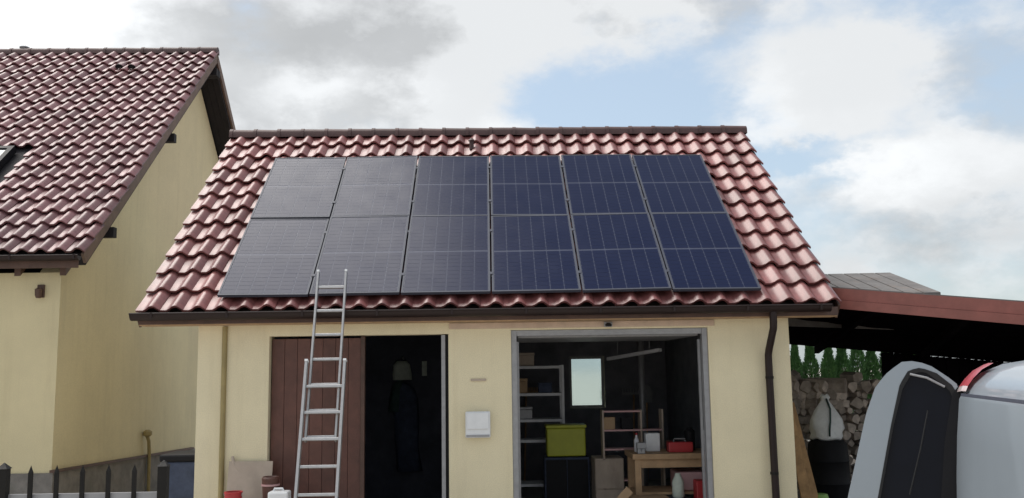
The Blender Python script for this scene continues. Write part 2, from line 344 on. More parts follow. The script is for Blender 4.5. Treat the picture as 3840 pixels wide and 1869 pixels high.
def ridge_cap(r=0.10, ln=0.40):
    mb = MB(); n = 9; vs = []
    for (x, k) in ((0, 1.08), (0.05, 1.08), (0.055, 1.0), (ln, 0.93)):
        for i in range(n):
            a = math.pi*(i/(n-1)); vs.append((x, -math.cos(a)*r*k*1.05, math.sin(a)*r*k - 0.05 - (0.045 if i in (0, n-1) else 0)))
    fs = []
    for s in range(3):
        for i in range(n-1): fs.append((s*n+i, s*n+i+1, (s+1)*n+i+1, (s+1)*n+i))
    fs += [tuple(range(n)), tuple(reversed(range(3*n, 4*n)))]
    mb.add(vs, fs); return mb.mesh('ridge_tile', 'ridge', smooth=50)

# ------------------------------------------------------------------ garage
garage = thing('garage', 'yellow plastered double garage with red tiled roof and open doors', 'garage')
TH = 0.6941; CT, ST = math.cos(TH), math.sin(TH)
SL = Vector((0, CT, ST)); NR = Vector((0, -ST, CT))
E0 = Vector((0, -0.152, 2.524))             # foot of the tile plane at s = 0
GX0, GX1 = -3.39, 3.59                      # wall faces
RX0, RX1 = -4.03, 4.13                      # verge to verge
S0, S1 = -0.145, 4.56
RIDGE = E0 + SL*S1
DEPTH = 6.7
wall_holes('x', 0, 0.26, GX0, GX1, GZ, 2.30, [(-2.56, -0.46, GZ, 2.13), (0.28, 2.62, GZ, 2.165)]).build('front_wall', 'plaster', garage, weld=True)
for (x0, x1) in ((GX0, GX0+0.25), (GX1-0.25, GX1)):
    k = 0.12
    poly = [Vector((x0, 0.262, GZ)), Vector((x0, DEPTH-0.262, GZ)), Vector((x0, DEPTH-0.262, 2.60)), Vector((x0, 3.35, RIDGE.z-0.28)), Vector((x0, 0.262, 2.60))]
    MB().prism(poly, (x1-x0, 0, 0)).build('side_wall', 'plaster', garage)
wall_holes('x', DEPTH-0.26, DEPTH, GX0, GX1, GZ, 2.55, [(1.50, 2.16, 0.97, 1.93)]).build('rear_wall', 'plaster', garage, weld=True)
bw = MB().box(1.50, 2.16, DEPTH-0.15, DEPTH-0.13, 0.97, 1.93).build('window', 'frosted', garage)
fr = MB(); fr.box(1.50, 1.55, DEPTH-0.19, DEPTH-0.152, 0.97, 1.93).box(2.11, 2.16, DEPTH-0.19, DEPTH-0.152, 0.97, 1.93).box(1.55, 2.11, DEPTH-0.19, DEPTH-0.152, 0.97, 1.02).box(1.55, 2.11, DEPTH-0.19, DEPTH-0.152, 1.88, 1.93)
fr.build('frame', 'grey_metal', bw)
# dark lining of the room: partition and inner faces
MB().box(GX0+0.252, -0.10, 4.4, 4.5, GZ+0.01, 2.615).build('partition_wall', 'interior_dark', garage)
MB().box(-0.20, -0.10, 0.262, 4.398, GZ+0.01, 2.615).build('partition_wall', 'interior', garage)
MB().box(GX0+0.252, GX0+0.27, 0.262, 4.398, GZ+0.01, 2.6).build('inner_lining', 'interior', garage)
MB().box(GX1-0.27, GX1-0.252, 0.262, DEPTH-0.264, GZ+0.01, 2.6).build('inner_lining', 'interior', garage)
wall_holes('x', DEPTH-0.285, DEPTH-0.264, -0.098, GX1-0.272, GZ+0.01, 2.6, [(1.50, 2.16, 0.97, 1.93)]).build('inner_lining', 'interior', garage, weld=True)
MB().box(GX0+0.252, GX1-0.252, 0.262, DEPTH-0.264, 2.62, 2.66).build('ceiling', 'interior', garage)
MB().box(GX0+0.26, GX1-0.26, -0.10, DEPTH-0.29, GZ+0.002, GZ+0.008).build('floor', 'concrete', garage)
roof = thing('roof', None, None); roof.parent = garage
# roof slabs (front and rear) under the tiles
def slab(y_sign=1):
    off = -0.10; t = 0.07
    a = E0 + SL*(S0+0.03) + NR*off; b = E0 + SL*S1 + NR*off; b2 = b - NR*t; a2 = a - NR*t
    pr = [a, b, b2, a2]
    if y_sign < 0: pr = [Vector((0, 2*RIDGE.y - p.y, p.z)) for p in pr]
    return [Vector((RX0+0.03, p.y, p.z)) for p in pr]
MB().prism(slab(), (RX1-RX0-0.06, 0, 0)).build('roof_deck', 'deck', roof)
MB().prism(slab(-1), (RX1-RX0-0.06, 0, 0)).build('roof_deck', 'tile', roof)
NC, NRW = 31, 12
TW = (RX1-RX0)/NC; EX = (S1-S0)/NRW
gt = tile_mesh('roof_tile', TW, EX+0.05, 'tile')
PX0, PW, PH, PG = -3.1175, 1.04, 1.755, 0.02
hid = MB()
for r in range(NRW):
    s = S0 + r*EX
    for c in range(NC):
        x = RX0 + c*TW
        under = (PX0+0.12 < x and x+TW < PX0+6*PW+5*PG-0.12 and s > 0.12 and s+EX < 3.40)
        o = Vector((x, 0, 0)) + E0 + SL*s - NR*(0.085 if under else 0.052)
        mx = frame(o, (1, 0, 0), SL) @ jitter()
        if under: merge_into(hid, gt, mx)
        else: link('roof_tile', gt, roof, mx)
tag(hid.build('covered_roof_tiles', 'tile', roof, smooth=40), kind='stuff')
rc = ridge_cap()
nrc = 22; step = (RX1-RX0)/nrc
for k in range(nrc):
    link('ridge_tile', rc, roof, Matrix.Translation((RX0 + k*step, RIDGE.y, RIDGE.z + 0.035)) @ Matrix.Rotation(random.gauss(0, 0.008), 4, 'Y'))
# barge boards on the verges, fascia and soffit at the eaves
for x in (RX0-0.012, RX1-0.014):
    a = E0 + SL*(S0-0.0) - NR*0.045; b = E0 + SL*(S1-0.02) - NR*0.045
    MB().prism([Vector((x, p.y, p.z)) for p in (a, b, b-NR*0.19, a-NR*0.19)], (0.026, 0, 0)).build('barge_board', 'brown_wood', roof)
MB().box(RX0+0.03, RX1-0.03, -0.255, -0.225, 2.275, 2.375).build('fascia', 'brown_wood', roof)
MB().box(RX0+0.03, RX1-0.03, -0.222, -0.002, 2.262, 2.285).build('soffit', 'pine', roof)
# gutter: half-round trough with brackets
def gutter(x0, x1, y, z, r, parent):
    mb = MB(); n = 10; vs = []
    for x in (x0, x1):
        for rr in (r, r-0.006):
            for i in range(n+1):
                a = math.pi + math.pi*i/n; vs.append((x, y + rr*math.cos(a), z + rr*math.sin(a)))
    m = n+1; fs = []
    for i in range(n):
        fs += [(i, i+1, 2*m+i+1, 2*m+i), (m+i, 3*m+i, 3*m+i+1, m+i+1)]
    fs += [(0, 2*m, 3*m, m), (n, m+n, 3*m+n, 2*m+n), tuple(range(m)), tuple(range(2*m, 3*m))]
    mb.add(vs, fs); mb.tube([(x0, y-r, z+0.004), (x1, y-r, z+0.004)], 0.011, 8)
    g = mb.build('gutter', 'gutter', parent, smooth=40)
    k = x0 + 0.25
    while k < x1: MB().box(k-0.012, k+0.012, y-r-0.013, y-r-0.006, z-0.05, z+0.02).build('bracket', 'gutter', g); k += 0.85
    return g
gutter(RX0-0.02, RX1-0.15, -0.335, 2.385, 0.072, garage)
dp = MB().tube([(3.31, -0.335, 2.32), (3.31, -0.335, 2.20), (3.31, -0.32, 2.13), (3.31, -0.12, 1.90), (3.31, -0.075, 1.83), (3.31, -0.07, 1.74), (3.315, -0.07, 0.6), (3.32, -0.07, GZ)], 0.043, 14).build('downpipe', 'gutter', garage, smooth=50)
for z in (1.55, 0.45): MB().lathe([(0.049, 0), (0.049, 0.03)], 14, (3.312, -0.07, z)).build('pipe_clip', 'iron', dp)
# left bay: closed brown leaf of boards, grey steel frame and the open half
leaf = thing('door_leaf', None, None); leaf.parent = garage
bx = -2.55; nb = 7; wb = (1.05)/nb
for k in range(nb):
    MB().box(bx + k*wb + 0.002, bx + (k+1)*wb - 0.002, 0.10, 0.135, GZ+0.03, 2.10).build('plank', 'door_brown', leaf, bevel=0.002)
MB().box(bx, bx+1.05, 0.137, 0.165, GZ+0.03, 2.10).build('backing', 'brown_wood', leaf)
MB().box(-1.50, -1.455, 0.085, 0.16, GZ+0.01, 2.12).build('door_edge', 'brown_wood', leaf)
MB().box(-0.545, -0.50, 0.03, 0.20, GZ+0.01, 2.12).build('door_frame', 'grey_metal', garage)
MB().box(-0.498, -0.463, 0.06, 0.22, GZ+0.01, 2.125).build('seal', 'black', garage)
# right bay: steel frame, rolled-up sectional door, tracks
fm = MB().box(0.283, 0.345, 0.02, 0.12, GZ+0.01, 2.16).build('door_frame', 'grey_metal', garage)
MB().box(2.555, 2.617, 0.02, 0.12, GZ+0.01, 2.16).build('door_frame', 'grey_metal', garage)
MB().box(0.346, 2.554, 0.03, 0.10, 2.095, 2.16).build('door_frame', 'grey_metal', garage)
for k in range(4):
    MB().box(0.36, 2.54, 0.16+k*0.50, 0.645+k*0.50, 2.075, 2.115).build('door_panel', 'grey_metal', garage, bevel=0.006)
for x in (0.36, 2.54):
    MB().box(x-0.015, x+0.015, 0.14, 0.18, GZ+0.02, 2.03).build('door_track', 'grey_metal', garage)
# ochre tube added in place of a shadow line beside the left bay, timber under the soffit, small meter parts
MB().tube([(-3.075, -0.022, GZ), (-3.075, -0.022, 2.25)], 0.030, 10).build('wall_tube', 'wall_tube', garage, smooth=50)
MB().box(-0.45, 2.70, -0.018, -0.001, 2.185, 2.255).build('lintel_board', 'lintel', garage, bevel=0.003)

# ------------------------------------------------------------------ neighbouring house
house = thing('house', 'large yellow plastered house with gable end and weathered red tiled roof', 'house')
HTH = R(40.4); HC, HS = math.cos(HTH), math.sin(HTH); HSL = Vector((0, HC, HS)); HNR = Vector((0, -HS, HC))
HA = Vector((0, 7.41, 8.27)); HLEN = 7.56
HX0, HX1, HW = -16.0, -5.50, -5.95
hd = 2*HA.y
zt = 3.16
poly = [Vector((HW, 2.0, 0.20)), Vector((HW, hd-2.0, 0.10)), Vector((HW, hd-2.0, zt-0.02)), Vector((HW, HA.y, HA.z-0.33)), Vector((HW, 2.0, zt-0.02))]
MB().prism(poly, (-0.3, 0, 0)).build('gable_wall', 'plaster_house', house)
MB().box(HX0+0.5, HW-0.3, 2.0, 2.3, 0.20, zt-0.02).build('front_wall', 'plaster_house', house)
MB().box(HX0+0.5, HW-0.302, hd-2.3, hd-2.0, GZ, zt).build('rear_wall', 'plaster_house', house)
MB().box(HX0+0.5, HX0+0.8, 2.302, hd-2.302, GZ, zt+2).build('far_wall', 'plaster_house', house)
pl = [Vector((HW+0.035, 1.965, GZ)), Vector((HW+0.035, hd-1.9, GZ)), Vector((HW+0.035, hd-1.9, 0.12)), Vector((HW+0.035, 7.84, 0.232)), Vector((HW+0.035, 1.965, 0.405))]
MB().prism(pl, (-0.036, 0, 0)).build('plinth', 'plinth', house)
pf = [Vector((HX0+0.5, 1.968, GZ)), Vector((HW+0.034, 1.968, GZ)), Vector((HW+0.034, 1.968, 0.40)), Vector((HX0+0.5, 1.968, 0.42))]
MB().prism(pf, (0, 0.031, 0)).build('plinth', 'plinth', house)
MB().bar((HW+0.03, 1.95, 0.425), (HW+0.03, 7.84, 0.250), 0.07, 0.035).build('plinth_ledge', 'brown_wood', house)
hroof = thing('roof', None, None); hroof.parent = house
def hslab(sgn):
    off = -0.05; t = 0.17; a = HA - HSL*(HLEN-0.03) + HNR*off; b = HA + HNR*off
    pr = [a, b, b-HNR*t, a-HNR*t]
    if sgn < 0: pr = [Vector((0, 2*HA.y-p.y, p.z)) for p in pr]
    return [Vector((HX0, p.y, p.z)) for p in pr]
MB().prism(hslab(1), (HX1-HX0-0.05, 0, 0)).build('roof_deck', 'dark_soffit', hroof)
MB().prism(hslab(-1), (HX1-HX0-0.05, 0, 0)).build('roof_deck', 'dark_soffit', hroof)
HR_, HCW = 21, 0.25; HEX = HLEN/HR_
ht = tile_mesh('roof_tile', HCW, HEX+0.05, 'tile_house', depth=0.062)
rest = MB(); count = 0; ncol = int((HX1-HX0)/HCW)
SKYW = (-8.6, -7.72, -5.45, -4.45)           # roof window: x0,x1,s0,s1 (s down from the ridge)
VENT = {(1, 5), (1, 6)}
for r in range(HR_):                         # r = 0 at the ridge
    s = -(r+1)*HEX
    xl = -9.85 + 3.2*(r/HR_)
    for c in range(ncol):                    # c = 0 at the verge
        x = HX1 - (c+1)*HCW
        if x < SKYW[1] and x+HCW > SKYW[0] and s+HEX > SKYW[2] and s < SKYW[3]: continue
        mx = frame(Vector((x, 0, 0)) + HA + HSL*s - HNR*0.03, (1, 0, 0), HSL) @ jitter()
        if x+HCW > xl and count < 300: link('roof_tile', ht, hroof, mx); count += 1
        elif x > -14: merge_into(rest, ht, mx)
tag(rest.build('further_roof_tiles', 'tile_house', hroof, smooth=40), kind='stuff')
n = int((HX1-HX0)/0.38)
for k in range(n): link('ridge_tile', rc, hroof, Matrix.Translation((HX1-0.40-k*0.38, HA.y, HA.z+0.045)) @ Matrix.Rotation(random.gauss(0, 0.008), 4, 'Y'))
for sgn in (1, -1):
    a = HA - HSL*HLEN - HNR*0.02; b = HA - HNR*0.02; pr = [a, b, b-Vector((0, 0, 0.20)), a-HNR*0.15]
    if sgn < 0: pr = [Vector((0, 2*HA.y-p.y, p.z)) for p in pr]
    MB().prism([Vector((HX1-0.045, p.y, p.z)) for p in pr], (0.04, 0, 0)).build('barge_board', 'barge', hroof)
    # purlin ends carrying the overhang
    for d in (0.35, 3.4, 6.55):
        p = HA - HSL*d - HNR*0.30; y = p.y if sgn > 0 else 2*HA.y-p.y
        MB().box(HW-0.1, HX1+0.02, y-0.06, y+0.06, p.z-0.08, p.z+0.07).build('purlin_end', 'dark_soffit', hroof)
    # soffit boards of the overhang
    for j in range(3):
        x0 = HW + 0.01 + j*0.132
        q0 = HA - HSL*(HLEN-0.05) - HNR*0.224; q1 = HA - HNR*0.224 - Vector((0, 0.03, 0.03))
        pr = [q0, q1, q1-HNR*0.014, q0-HNR*0.014]
        if sgn < 0: pr = [Vector((0, 2*HA.y-p.y, p.z)) for p in pr]
        MB().prism([Vector((x0, p.y, p.z)) for p in pr], (0.126, 0, 0)).build('soffit_board', 'dark_soffit', hroof)
for k in range(10):
    x = -5.80 - k*0.62
    a = HA - HSL*(HLEN-0.02) - HNR*0.23; b = HA - HSL*(HLEN-1.2) - HNR*0.23
    MB().prism([Vector((x, p.y, p.z)) for p in (a, b, b-HNR*0.13, a-Vector((0, 0, 0.13)))], (-0.085, 0, 0)).build('rafter_tail', 'brown_wood', hroof)
MB().box(HX0+0.5, HX1-0.05, 1.60, 1.63, 3.16, 3.31).build('fascia', 'brown_wood', hroof)
gutter(HX0, HX1+0.0, 1.53, 3.31, 0.062, house)
# vent tiles: raised hoods near the ridge
for (x, s) in ((-7.18, -0.93), (-6.93, -0.95)):
    mx = frame(Vector((x, 0, 0)) + HA + HSL*s + HNR*0.03, (1, 0, 0), HSL)
    hood = MB(); vs = []
    for (y, k) in ((-0.04, 1.0), (0.26, 0.12)):
        for i in range(7):
            a = math.pi*i/6; vs.append(mx @ Vector((-0.085*math.cos(a), y, 0.02 + 0.085*k*math.sin(a))))
    hood.add(vs, [(i, i+1, 8+i, 7+i) for i in range(6)])
    h_ = hood.build('vent_tile', 'tile_house', hroof, smooth=50)
    MB().add([mx @ Vector((-0.075*math.cos(math.pi*i/6), -0.03, 0.015 + 0.078*math.sin(math.pi*i/6))) for i in range(7)], [tuple(range(7))]).build('vent_opening', 'black', h_)
# roof window at the left
mx = frame(Vector((SKYW[0], 0, 0)) + HA + HSL*SKYW[2] + HNR*0.0, (1, 0, 0), HSL); w_, h_ = SKYW[1]-SKYW[0], SKYW[3]-SKYW[2]
rw = MB().box(0.08, w_-0.08, 0.08, h_-0.08, 0.05, 0.075, mx).build('roof_window', 'glass_dark', hroof)
f_ = MB()
for b_ in ((0, w_, 0, 0.08), (0, w_, h_-0.08, h_), (0, 0.08, 0.08, h_-0.08), (w_-0.08, w_, 0.08, h_-0.08)): f_.box(*b_, -0.02, 0.095, mx)
f_.build('frame', 'black', rw)
MB().lathe([(0.07, 0), (0.07, 0.05), (0.10, 0.06), (0.10, 0.08), (0.02, 0.12)], 12, (-9.46, HA.y+0.05, HA.z+0.06)).build('vent_cap', 'grey_metal', hroof)
# wall lamp and tap on the house
wl = thing('wall_lamp', 'small dark wall lamp on house front below the eaves', 'lamp', (-6.21, 2.0, 2.88))
MB().box(-0.05, 0.05, -0.03, -0.001, -0.09, 0.09).build('back_plate', 'brown_wood', wl, bevel=0.008)
MB().lathe([(0.030, -0.10), (0.045, -0.06), (0.048, 0.02), (0.02, 0.04)], 12, (0, -0.085, 0)).build('shade', 'brown_wood', wl)
MB().tube([(0, -0.03, 0.03), (0, -0.085, 0.035)], 0.012, 8).build('arm', 'brown_wood', wl)
tp = thing('standpipe', 'thin bent ochre standpipe with round head against gable wall', 'pipe', (HW, 5.3, GZ))
MB().tube([(0.08, 0.10, 0.0), (0.08, 0.08, 0.72), (0.08, 0.04, 0.92), (0.07, -0.02, 1.02)], 0.030, 10).build('pipe', 'wall_tube', tp, smooth=50)
MB().lathe([(0.03, -0.06), (0.075, -0.03), (0.075, 0.03), (0.03, 0.06)], 12, (0.08, -0.03, 1.06)).build('head', 'wall_tube', tp)

# ------------------------------------------------------------------ solar panels
PO = Vector((0, -0.2226, 2.6083))
ordn = ['leftmost', 'second from left', 'third from left', 'fourth from left', 'fifth from left', 'rightmost']
def panel_meshes():
    fw, th = 0.022, 0.035
    f = MB()
    for b_ in ((0, PW, 0, fw), (0, PW, PH-fw, PH), (0, fw, fw, PH-fw), (PW-fw, PW, fw, PH-fw)): f.box(*b_, -th, 0.0)
    fm = f.mesh('frame', 'alu_frame')
    bs = MB().box(fw, PW-fw, fw, PH-fw, -0.012, -0.005).mesh('backsheet', 'backsheet')
    c = MB(); nx, ny = 6, 10; mx_, my_, mid, g = 0.030, 0.030, 0.034, 0.0075
    cw = (PW-2*mx_-(nx-1)*g)/nx; chh = (PH-2*my_-mid)/2; ch = (chh-(ny-1)*0.0035)/ny
    for half in (0, 1):
        for j in range(ny):
            for i in range(nx):
                x = mx_ + i*(cw+g); y = my_ + half*(chh+mid) + j*(ch+0.0035); k = 0.008
                pts = [(x+k, y), (x+cw-k, y), (x+cw, y+k), (x+cw, y+ch-k), (x+cw-k, y+ch), (x+k, y+ch), (x, y+ch-k), (x, y+k)]
                c.add([(a, b, -0.0035) for a, b in pts], [tuple(range(8))])
    cm = c.mesh('cell', 'cell')
    return fm, bs, cm
pf_, pb_, pc_ = panel_meshes()
for row in range(2):
    for col in range(6):
        o = Vector((PX0 + col*(PW+PG), 0, 0)) + PO + SL*(row*(PH+PG))
        p = thing('solar_panel', 'dark blue solar panel, %s in the %s row on the garage roof' % (ordn[col], ['lower', 'upper'][row]), 'solar panel', group='solar panels on the garage roof')
        p.matrix_world = frame(o, (1, 0, 0), SL) @ Matrix.Rotation(random.gauss(0, 0.010), 4, 'Y') @ Matrix.Rotation(random.gauss(0, 0.004), 4, 'X')
        link('frame', pf_, p); link('backsheet', pb_, p); tag(link('cells', pc_, p), kind='stuff')
rail_lab = ['lowest', 'second lowest', 'second highest', 'highest']
for i, s in enumerate((0.38, 1.37, 2.16, 3.15)):
    a = PO + SL*s - NR*0.058
    rl = tag(MB().bar(Vector((PX0+0.03, a.y, a.z)), Vector((PX0+6*PW+5*PG-0.03, a.y, a.z)), 0.04, 0.042, up=NR).build('mounting_rail', 'black'), '%s black mounting rail under the solar panels' % rail_lab[i], 'rail', 'rails under the solar panels')
    for k in range(1, 6):
        p = PO + SL*s + NR*0.004; x = PX0 + k*(PW+PG) - PG/2
        MB().bar(Vector((x-0.022, p.y, p.z)), Vector((x+0.022, p.y, p.z)), 0.05, 0.006, up=NR).build('clamp', 'alu_frame', rl)
tag(MB().lathe([(0.035, -0.08), (0.035, 0.05), (0.055, 0.06), (0.02, 0.10)], 10, (-0.22, 2.86, 5.13)).build('roof_vent', 'ridge'), 'small dark vent stub on garage roof above the solar panels', 'vent')

# ------------------------------------------------------------------ things on the garage front
mbx = thing('meter_box', 'white plastic meter box on the wall between garage doors', 'meter box', (-0.12, 0, 1.075))
MB().box(-0.145, 0.145, -0.10, -0.001, -0.15, 0.15).build('case', 'white_plastic', mbx, bevel=0.015)
MB().box(-0.125, 0.125, -0.112, -0.101, -0.05, 0.135).build('cover', 'white_plastic', mbx, bevel=0.004)
MB().box(-0.135, 0.135, -0.108, -0.101, -0.14, -0.115).build('lower_rim', 'grey_metal', mbx)
tag(MB().box(-0.20, -0.02, -0.02, -0.001, 1.575, 1.60).build('wall_slot', 'card_pale', bevel=0.004), 'narrow beige vent strip on wall above the meter box', 'vent')
ms = thing('motion_sensor', 'small grey motion sensor under the eaves above right garage door', 'sensor', (1.43, -0.022, 2.215))
MB().box(-0.05, 0.05, -0.04, 0.0, -0.03, 0.03).build('case', 'grey_metal', ms, bevel=0.008)
MB().lathe([(0.035, -0.02), (0.04, 0.0), (0.02, 0.02)], 10, (0, -0.06, -0.005)).build('lens', 'black', ms)

# ladder: two telescoped sections leaning on the gutter
lad = thing('ladder', 'aluminium extension ladder leaning on the gutter before brown door', 'ladder')
F = Vector((0, -1.36, GZ)); T = Vector((0, -0.305, 2.86)); LD = (T-F).normalized(); LN = Vector((0, -LD.z, LD.y))
def ladder_section(name, xa, xb, l0, l1, off, rail_w, rail_d, phase):
    rails = thing(name, None, None); rails.parent = lad
    for x in (xa, xb):
        a = F + LD*l0 + LN*off; b = F + LD*l1 + LN*off
        MB().bar(Vector((x, a.y, a.z)), Vector((x, b.y, b.z)), rail_w, rail_d, up=LN).build('rail', 'alu', rails, bevel=0.004)
    l = l0 + phase
    while l < l1 - 0.05:
        p = F + LD*l + LN*off
        MB().bar(Vector((xa+rail_w/2, p.y, p.z)), Vector((xb-rail_w/2, p.y, p.z)), 0.032, 0.030, up=LN).build('rung', 'alu', rails, bevel=0.005)
        l += 0.29
    for x in (xa, xb):
        p = F + LD*(l1+0.012) + LN*off
        MB().bar(p + Vector((x, 0, 0)) - LD*0.012, p + Vector((x, 0, 0)) + LD*0.012, rail_w+0.004, rail_d+0.004, up=LN).build('end_cap', 'black' if name == 'foot' else 'white_plastic', rails)
L_ = (T-F).length
ladder_section('base_section', -1.985, -1.565, 0.03, 2.27, 0.035, 0.030, 0.066, 0.22)
ladder_section('upper_section', -1.945, -1.625, 1.40, L_, -0.035, 0.024, 0.056, 0.05 + 0.29*0.0)

# clutter at the foot of the left wall
tag(MB().box(-3.0, -2.10, -0.75, -0.25, GZ, GZ+0.47).build('low_crate', 'brown_wood', bevel=0.01), 'low dark wooden crate on the ground left of the ladder', 'crate')
cs = tag(MB().bar((-2.74, -0.24, GZ+0.02), (-2.73, -0.05, 0.70), 0.50, 0.012, up=(0, -1, 0)).build('cardboard_sheet', 'card_pale'), 'pale brown cardboard sheet leaning on wall beside brown door', 'cardboard')
br = thing('hand_brush', 'worn dark brush hanging on wall left of the brown door', 'brush', (-2.87, -0.015, 0.66))
MB().tube([(-0.075, -0.03, 0.10), (-0.06, -0.03, 0.0), (0.00, -0.035, -0.06), (0.10, -0.03, -0.10)], [0.016, 0.024, 0.028, 0.022], 8).build('handle', 'card_pale', br, smooth=True)
MB().box(-0.07, 0.06, -0.05, -0.012, -0.24, -0.05).build('bristles', 'card_pale', br, bevel=0.012)
bk = thing('red_bucket', 'red plastic bucket on the crate beside ochre tube', 'bucket', (-2.80, -0.5, GZ+0.47))
MB().lathe([(0.075, 0), (0.095, 0.28), (0.10, 0.285), (0.10, 0.30), (0.085, 0.30), (0.07, 0.03)], 16).build('body', 'red', bk, smooth=40)
MB().tube([(0.1*math.cos(a), -0.02, 0.29 - 0.08*math.sin(a)) for a in [math.pi*k/10 for k in range(11)]], 0.004, 6).build('handle', 'grey_metal', bk)
wb_ = thing('white_canister', 'white plastic canister on the crate at the ladder foot', 'canister', (-2.27, -0.6, GZ+0.47))
MB().box(-0.115, 0.105, -0.09, 0.09, 0, 0.31).build('body', 'white_plastic', wb_, bevel=0.02)
MB().tube([(-0.07, 0, 0.30), (-0.06, 0, 0.335), (0.03, 0, 0.335), (0.04, 0, 0.30)], 0.012, 8).build('handle', 'white_plastic', wb_)
bs_ = thing('dark_basket', 'small dark maroon basket on crate beside the brown door edge', 'basket', (-2.43, -0.36, GZ+0.47))
MB().lathe([(0.07, 0), (0.095, 0.38), (0.10, 0.42), (0.085, 0.44), (0.06, 0.41)], 14).build('body', 'door_brown', bs_, smooth=40)
MB().lathe([(0.101, 0.0), (0.104, 0.02)], 14, (0, 0, 0.34)).build('band', 'pink', bs_)

# ------------------------------------------------------------------ inside the right bay
rk = thing('shelf_rack', 'pale steel shelf rack inside the right garage bay', 'rack')
for z in (1.73, 1.325, 0.94, 0.64, 0.0): MB().box(0.10, 1.10, 3.0, 3.42, z-0.02, z+0.02).build('shelf', 'white_metal', rk)
for (x, y) in ((0.11, 2.985), (1.11, 2.985), (0.11, 3.435), (1.11, 3.435)): MB().box(x-0.018, x+0.018, y-0.012, y+0.012, GZ+0.01, 1.76).build('post', 'white_metal', rk)
lb = thing('lime_box', 'yellow-green plastic box on dark cabinet in front of shelf rack', 'box', (1.11, 2.72, 0.452))
MB().box(-0.28, 0.28, -0.17, 0.17, 0, 0.40).build('body', 'lime', lb, bevel=0.02)
MB().box(-0.295, 0.295, -0.185, 0.185, 0.402, 0.445).build('lid', 'lime', lb, bevel=0.01)
dk = thing('dark_cabinet', 'dark floor cabinet carrying the yellow-green box in garage', 'cabinet', (1.11, 2.72, GZ+0.01))
MB().box(-0.32, 0.32, -0.20, 0.20, 0, 0.78).build('body', 'navy', dk, bevel=0.006)
MB().box(-0.30, -0.005, -0.215, -0.201, 0.04, 0.75).build('door', 'black', dk); MB().box(0.005, 0.30, -0.215, -0.201, 0.04, 0.75).build('door', 'black', dk)
gc = thing('grey_cabinet', 'grey-brown cabinet left of the workbench in garage', 'cabinet', (1.66, 2.3, GZ+0.01))
MB().box(-0.20, 0.20, -0.25, 0.25, 0, 0.80).build('body', 'card_pale', gc, bevel=0.006)
MB().box(-0.19, 0.19, -0.27, -0.251, 0.03, 0.38).build('door', 'card_pale', gc); MB().box(-0.19, 0.19, -0.27, -0.251, 0.40, 0.78).build('drawer', 'card_pale', gc)
wbn = thing('workbench', 'pale pine workbench with lower shelf at right of garage bay', 'workbench', (0, 0, GZ+0.08))
MB().box(1.86, 3.28, 1.20, 1.95, 0.79, 0.86).build('top', 'pine', wbn, bevel=0.005)
for x in (1.93, 3.18):
    for y in (1.27, 1.88): MB().box(x-0.04, x+0.04, y-0.04, y+0.04, -0.07, 0.79).build('leg', 'pine', wbn)
MB().box(1.90, 3.24, 1.25, 1.90, 0.34, 0.37).build('shelf', 'pine', wbn)
MB().box(1.97, 3.14, 1.25, 1.28, 0.68, 0.785).build('apron', 'pine', wbn)
BT = GZ + 0.942
tag(MB().box(2.09, 2.28, 1.52, 1.66, BT, BT+0.24).build('white_box', 'white_plastic', bevel=0.012), 'white box standing on the pine workbench', 'box')
bo = thing('bottle', 'slim pale bottle left of the white box on workbench', 'bottle', (1.97, 1.55, BT))
MB().lathe([(0.035, 0), (0.035, 0.15), (0.015, 0.19), (0.014, 0.22)], 12).build('body', 'white_metal', bo, smooth=40); MB().lathe([(0.017, 0.221), (0.017, 0.245)], 12).build('cap', 'red', bo)
sh = thing('tabletop_shelf', 'brown wooden shelf unit behind the workbench items', 'shelf', (1.72, 2.05, GZ+0.01))
for x in (-0.13, 0.40, 0.70): MB().box(x-0.012, x+0.012, -0.0, 0.22, 0.0, 1.46).build('side', 'card_pale', sh)
for z in (0.50, 0.92, 1.18, 1.44): MB().box(-0.117, 0.388, 0.003, 0.217, z-0.011, z+0.011).build('board', 'pink', sh)
MB().box(0.413, 0.688, 0.003, 0.217, 1.17, 1.19).build('board', 'pink', sh)
for j, (x, c, hh, lab) in enumerate(((1.68, 'card', 0.17, 'brown carton on the shelf unit'), (1.93, 'black', 0.16, 'black tin on the shelf unit'))):
    tag(MB().box(x-0.08, x+0.08, 2.08, 2.22, GZ+0.01+1.192, GZ+0.01+1.192+hh).build('carton' if j == 0 else 'tin', c, bevel=0.006), lab + ' behind the workbench', 'box')
for j, (x, c, r_, hh, lab) in enumerate(((2.42, 'door_brown', 0.05, 0.14, 'brown jar right of the white box on workbench'), (2.70, 'black', 0.07, 0.30, 'black tall can in middle of the workbench'), (3.02, 'teal', 0.08, 0.24, 'dark teal can at right end of workbench'), (2.90, 'white_metal', 0.03, 0.26, 'slim silver spray can at right end of workbench'))):
    tag(MB().lathe([(r_, 0), (r_, hh*0.85), (r_*0.6, hh*0.95), (r_*0.55, hh)], 14, (x, 1.62, BT)).build('can', c, smooth=40), lab, 'can')
tag(MB().lathe([(0.07, 0), (0.08, 0.03), (0.075, 0.20), (0.04, 0.27), (0.035, 0.30)], 14, (2.42, 1.12, GZ+0.01+0.39)).build('white_jug', 'greygreen', smooth=40), 'pale jug on a dark pail before the workbench', 'jug')
tag(MB().lathe([(0.085, 0), (0.10, 0.36), (0.105, 0.385)], 16, (2.42, 1.12, GZ+0.01)).build('dark_pail', 'navy', smooth=40), 'dark navy pail under the pale jug before workbench', 'pail')
tag(MB().box(2.45, 2.95, 1.32, 1.80, GZ+0.452, GZ+0.69).build('pink_bin', 'pink', bevel=0.02), 'faded pink plastic bin on the workbench lower shelf', 'bin')
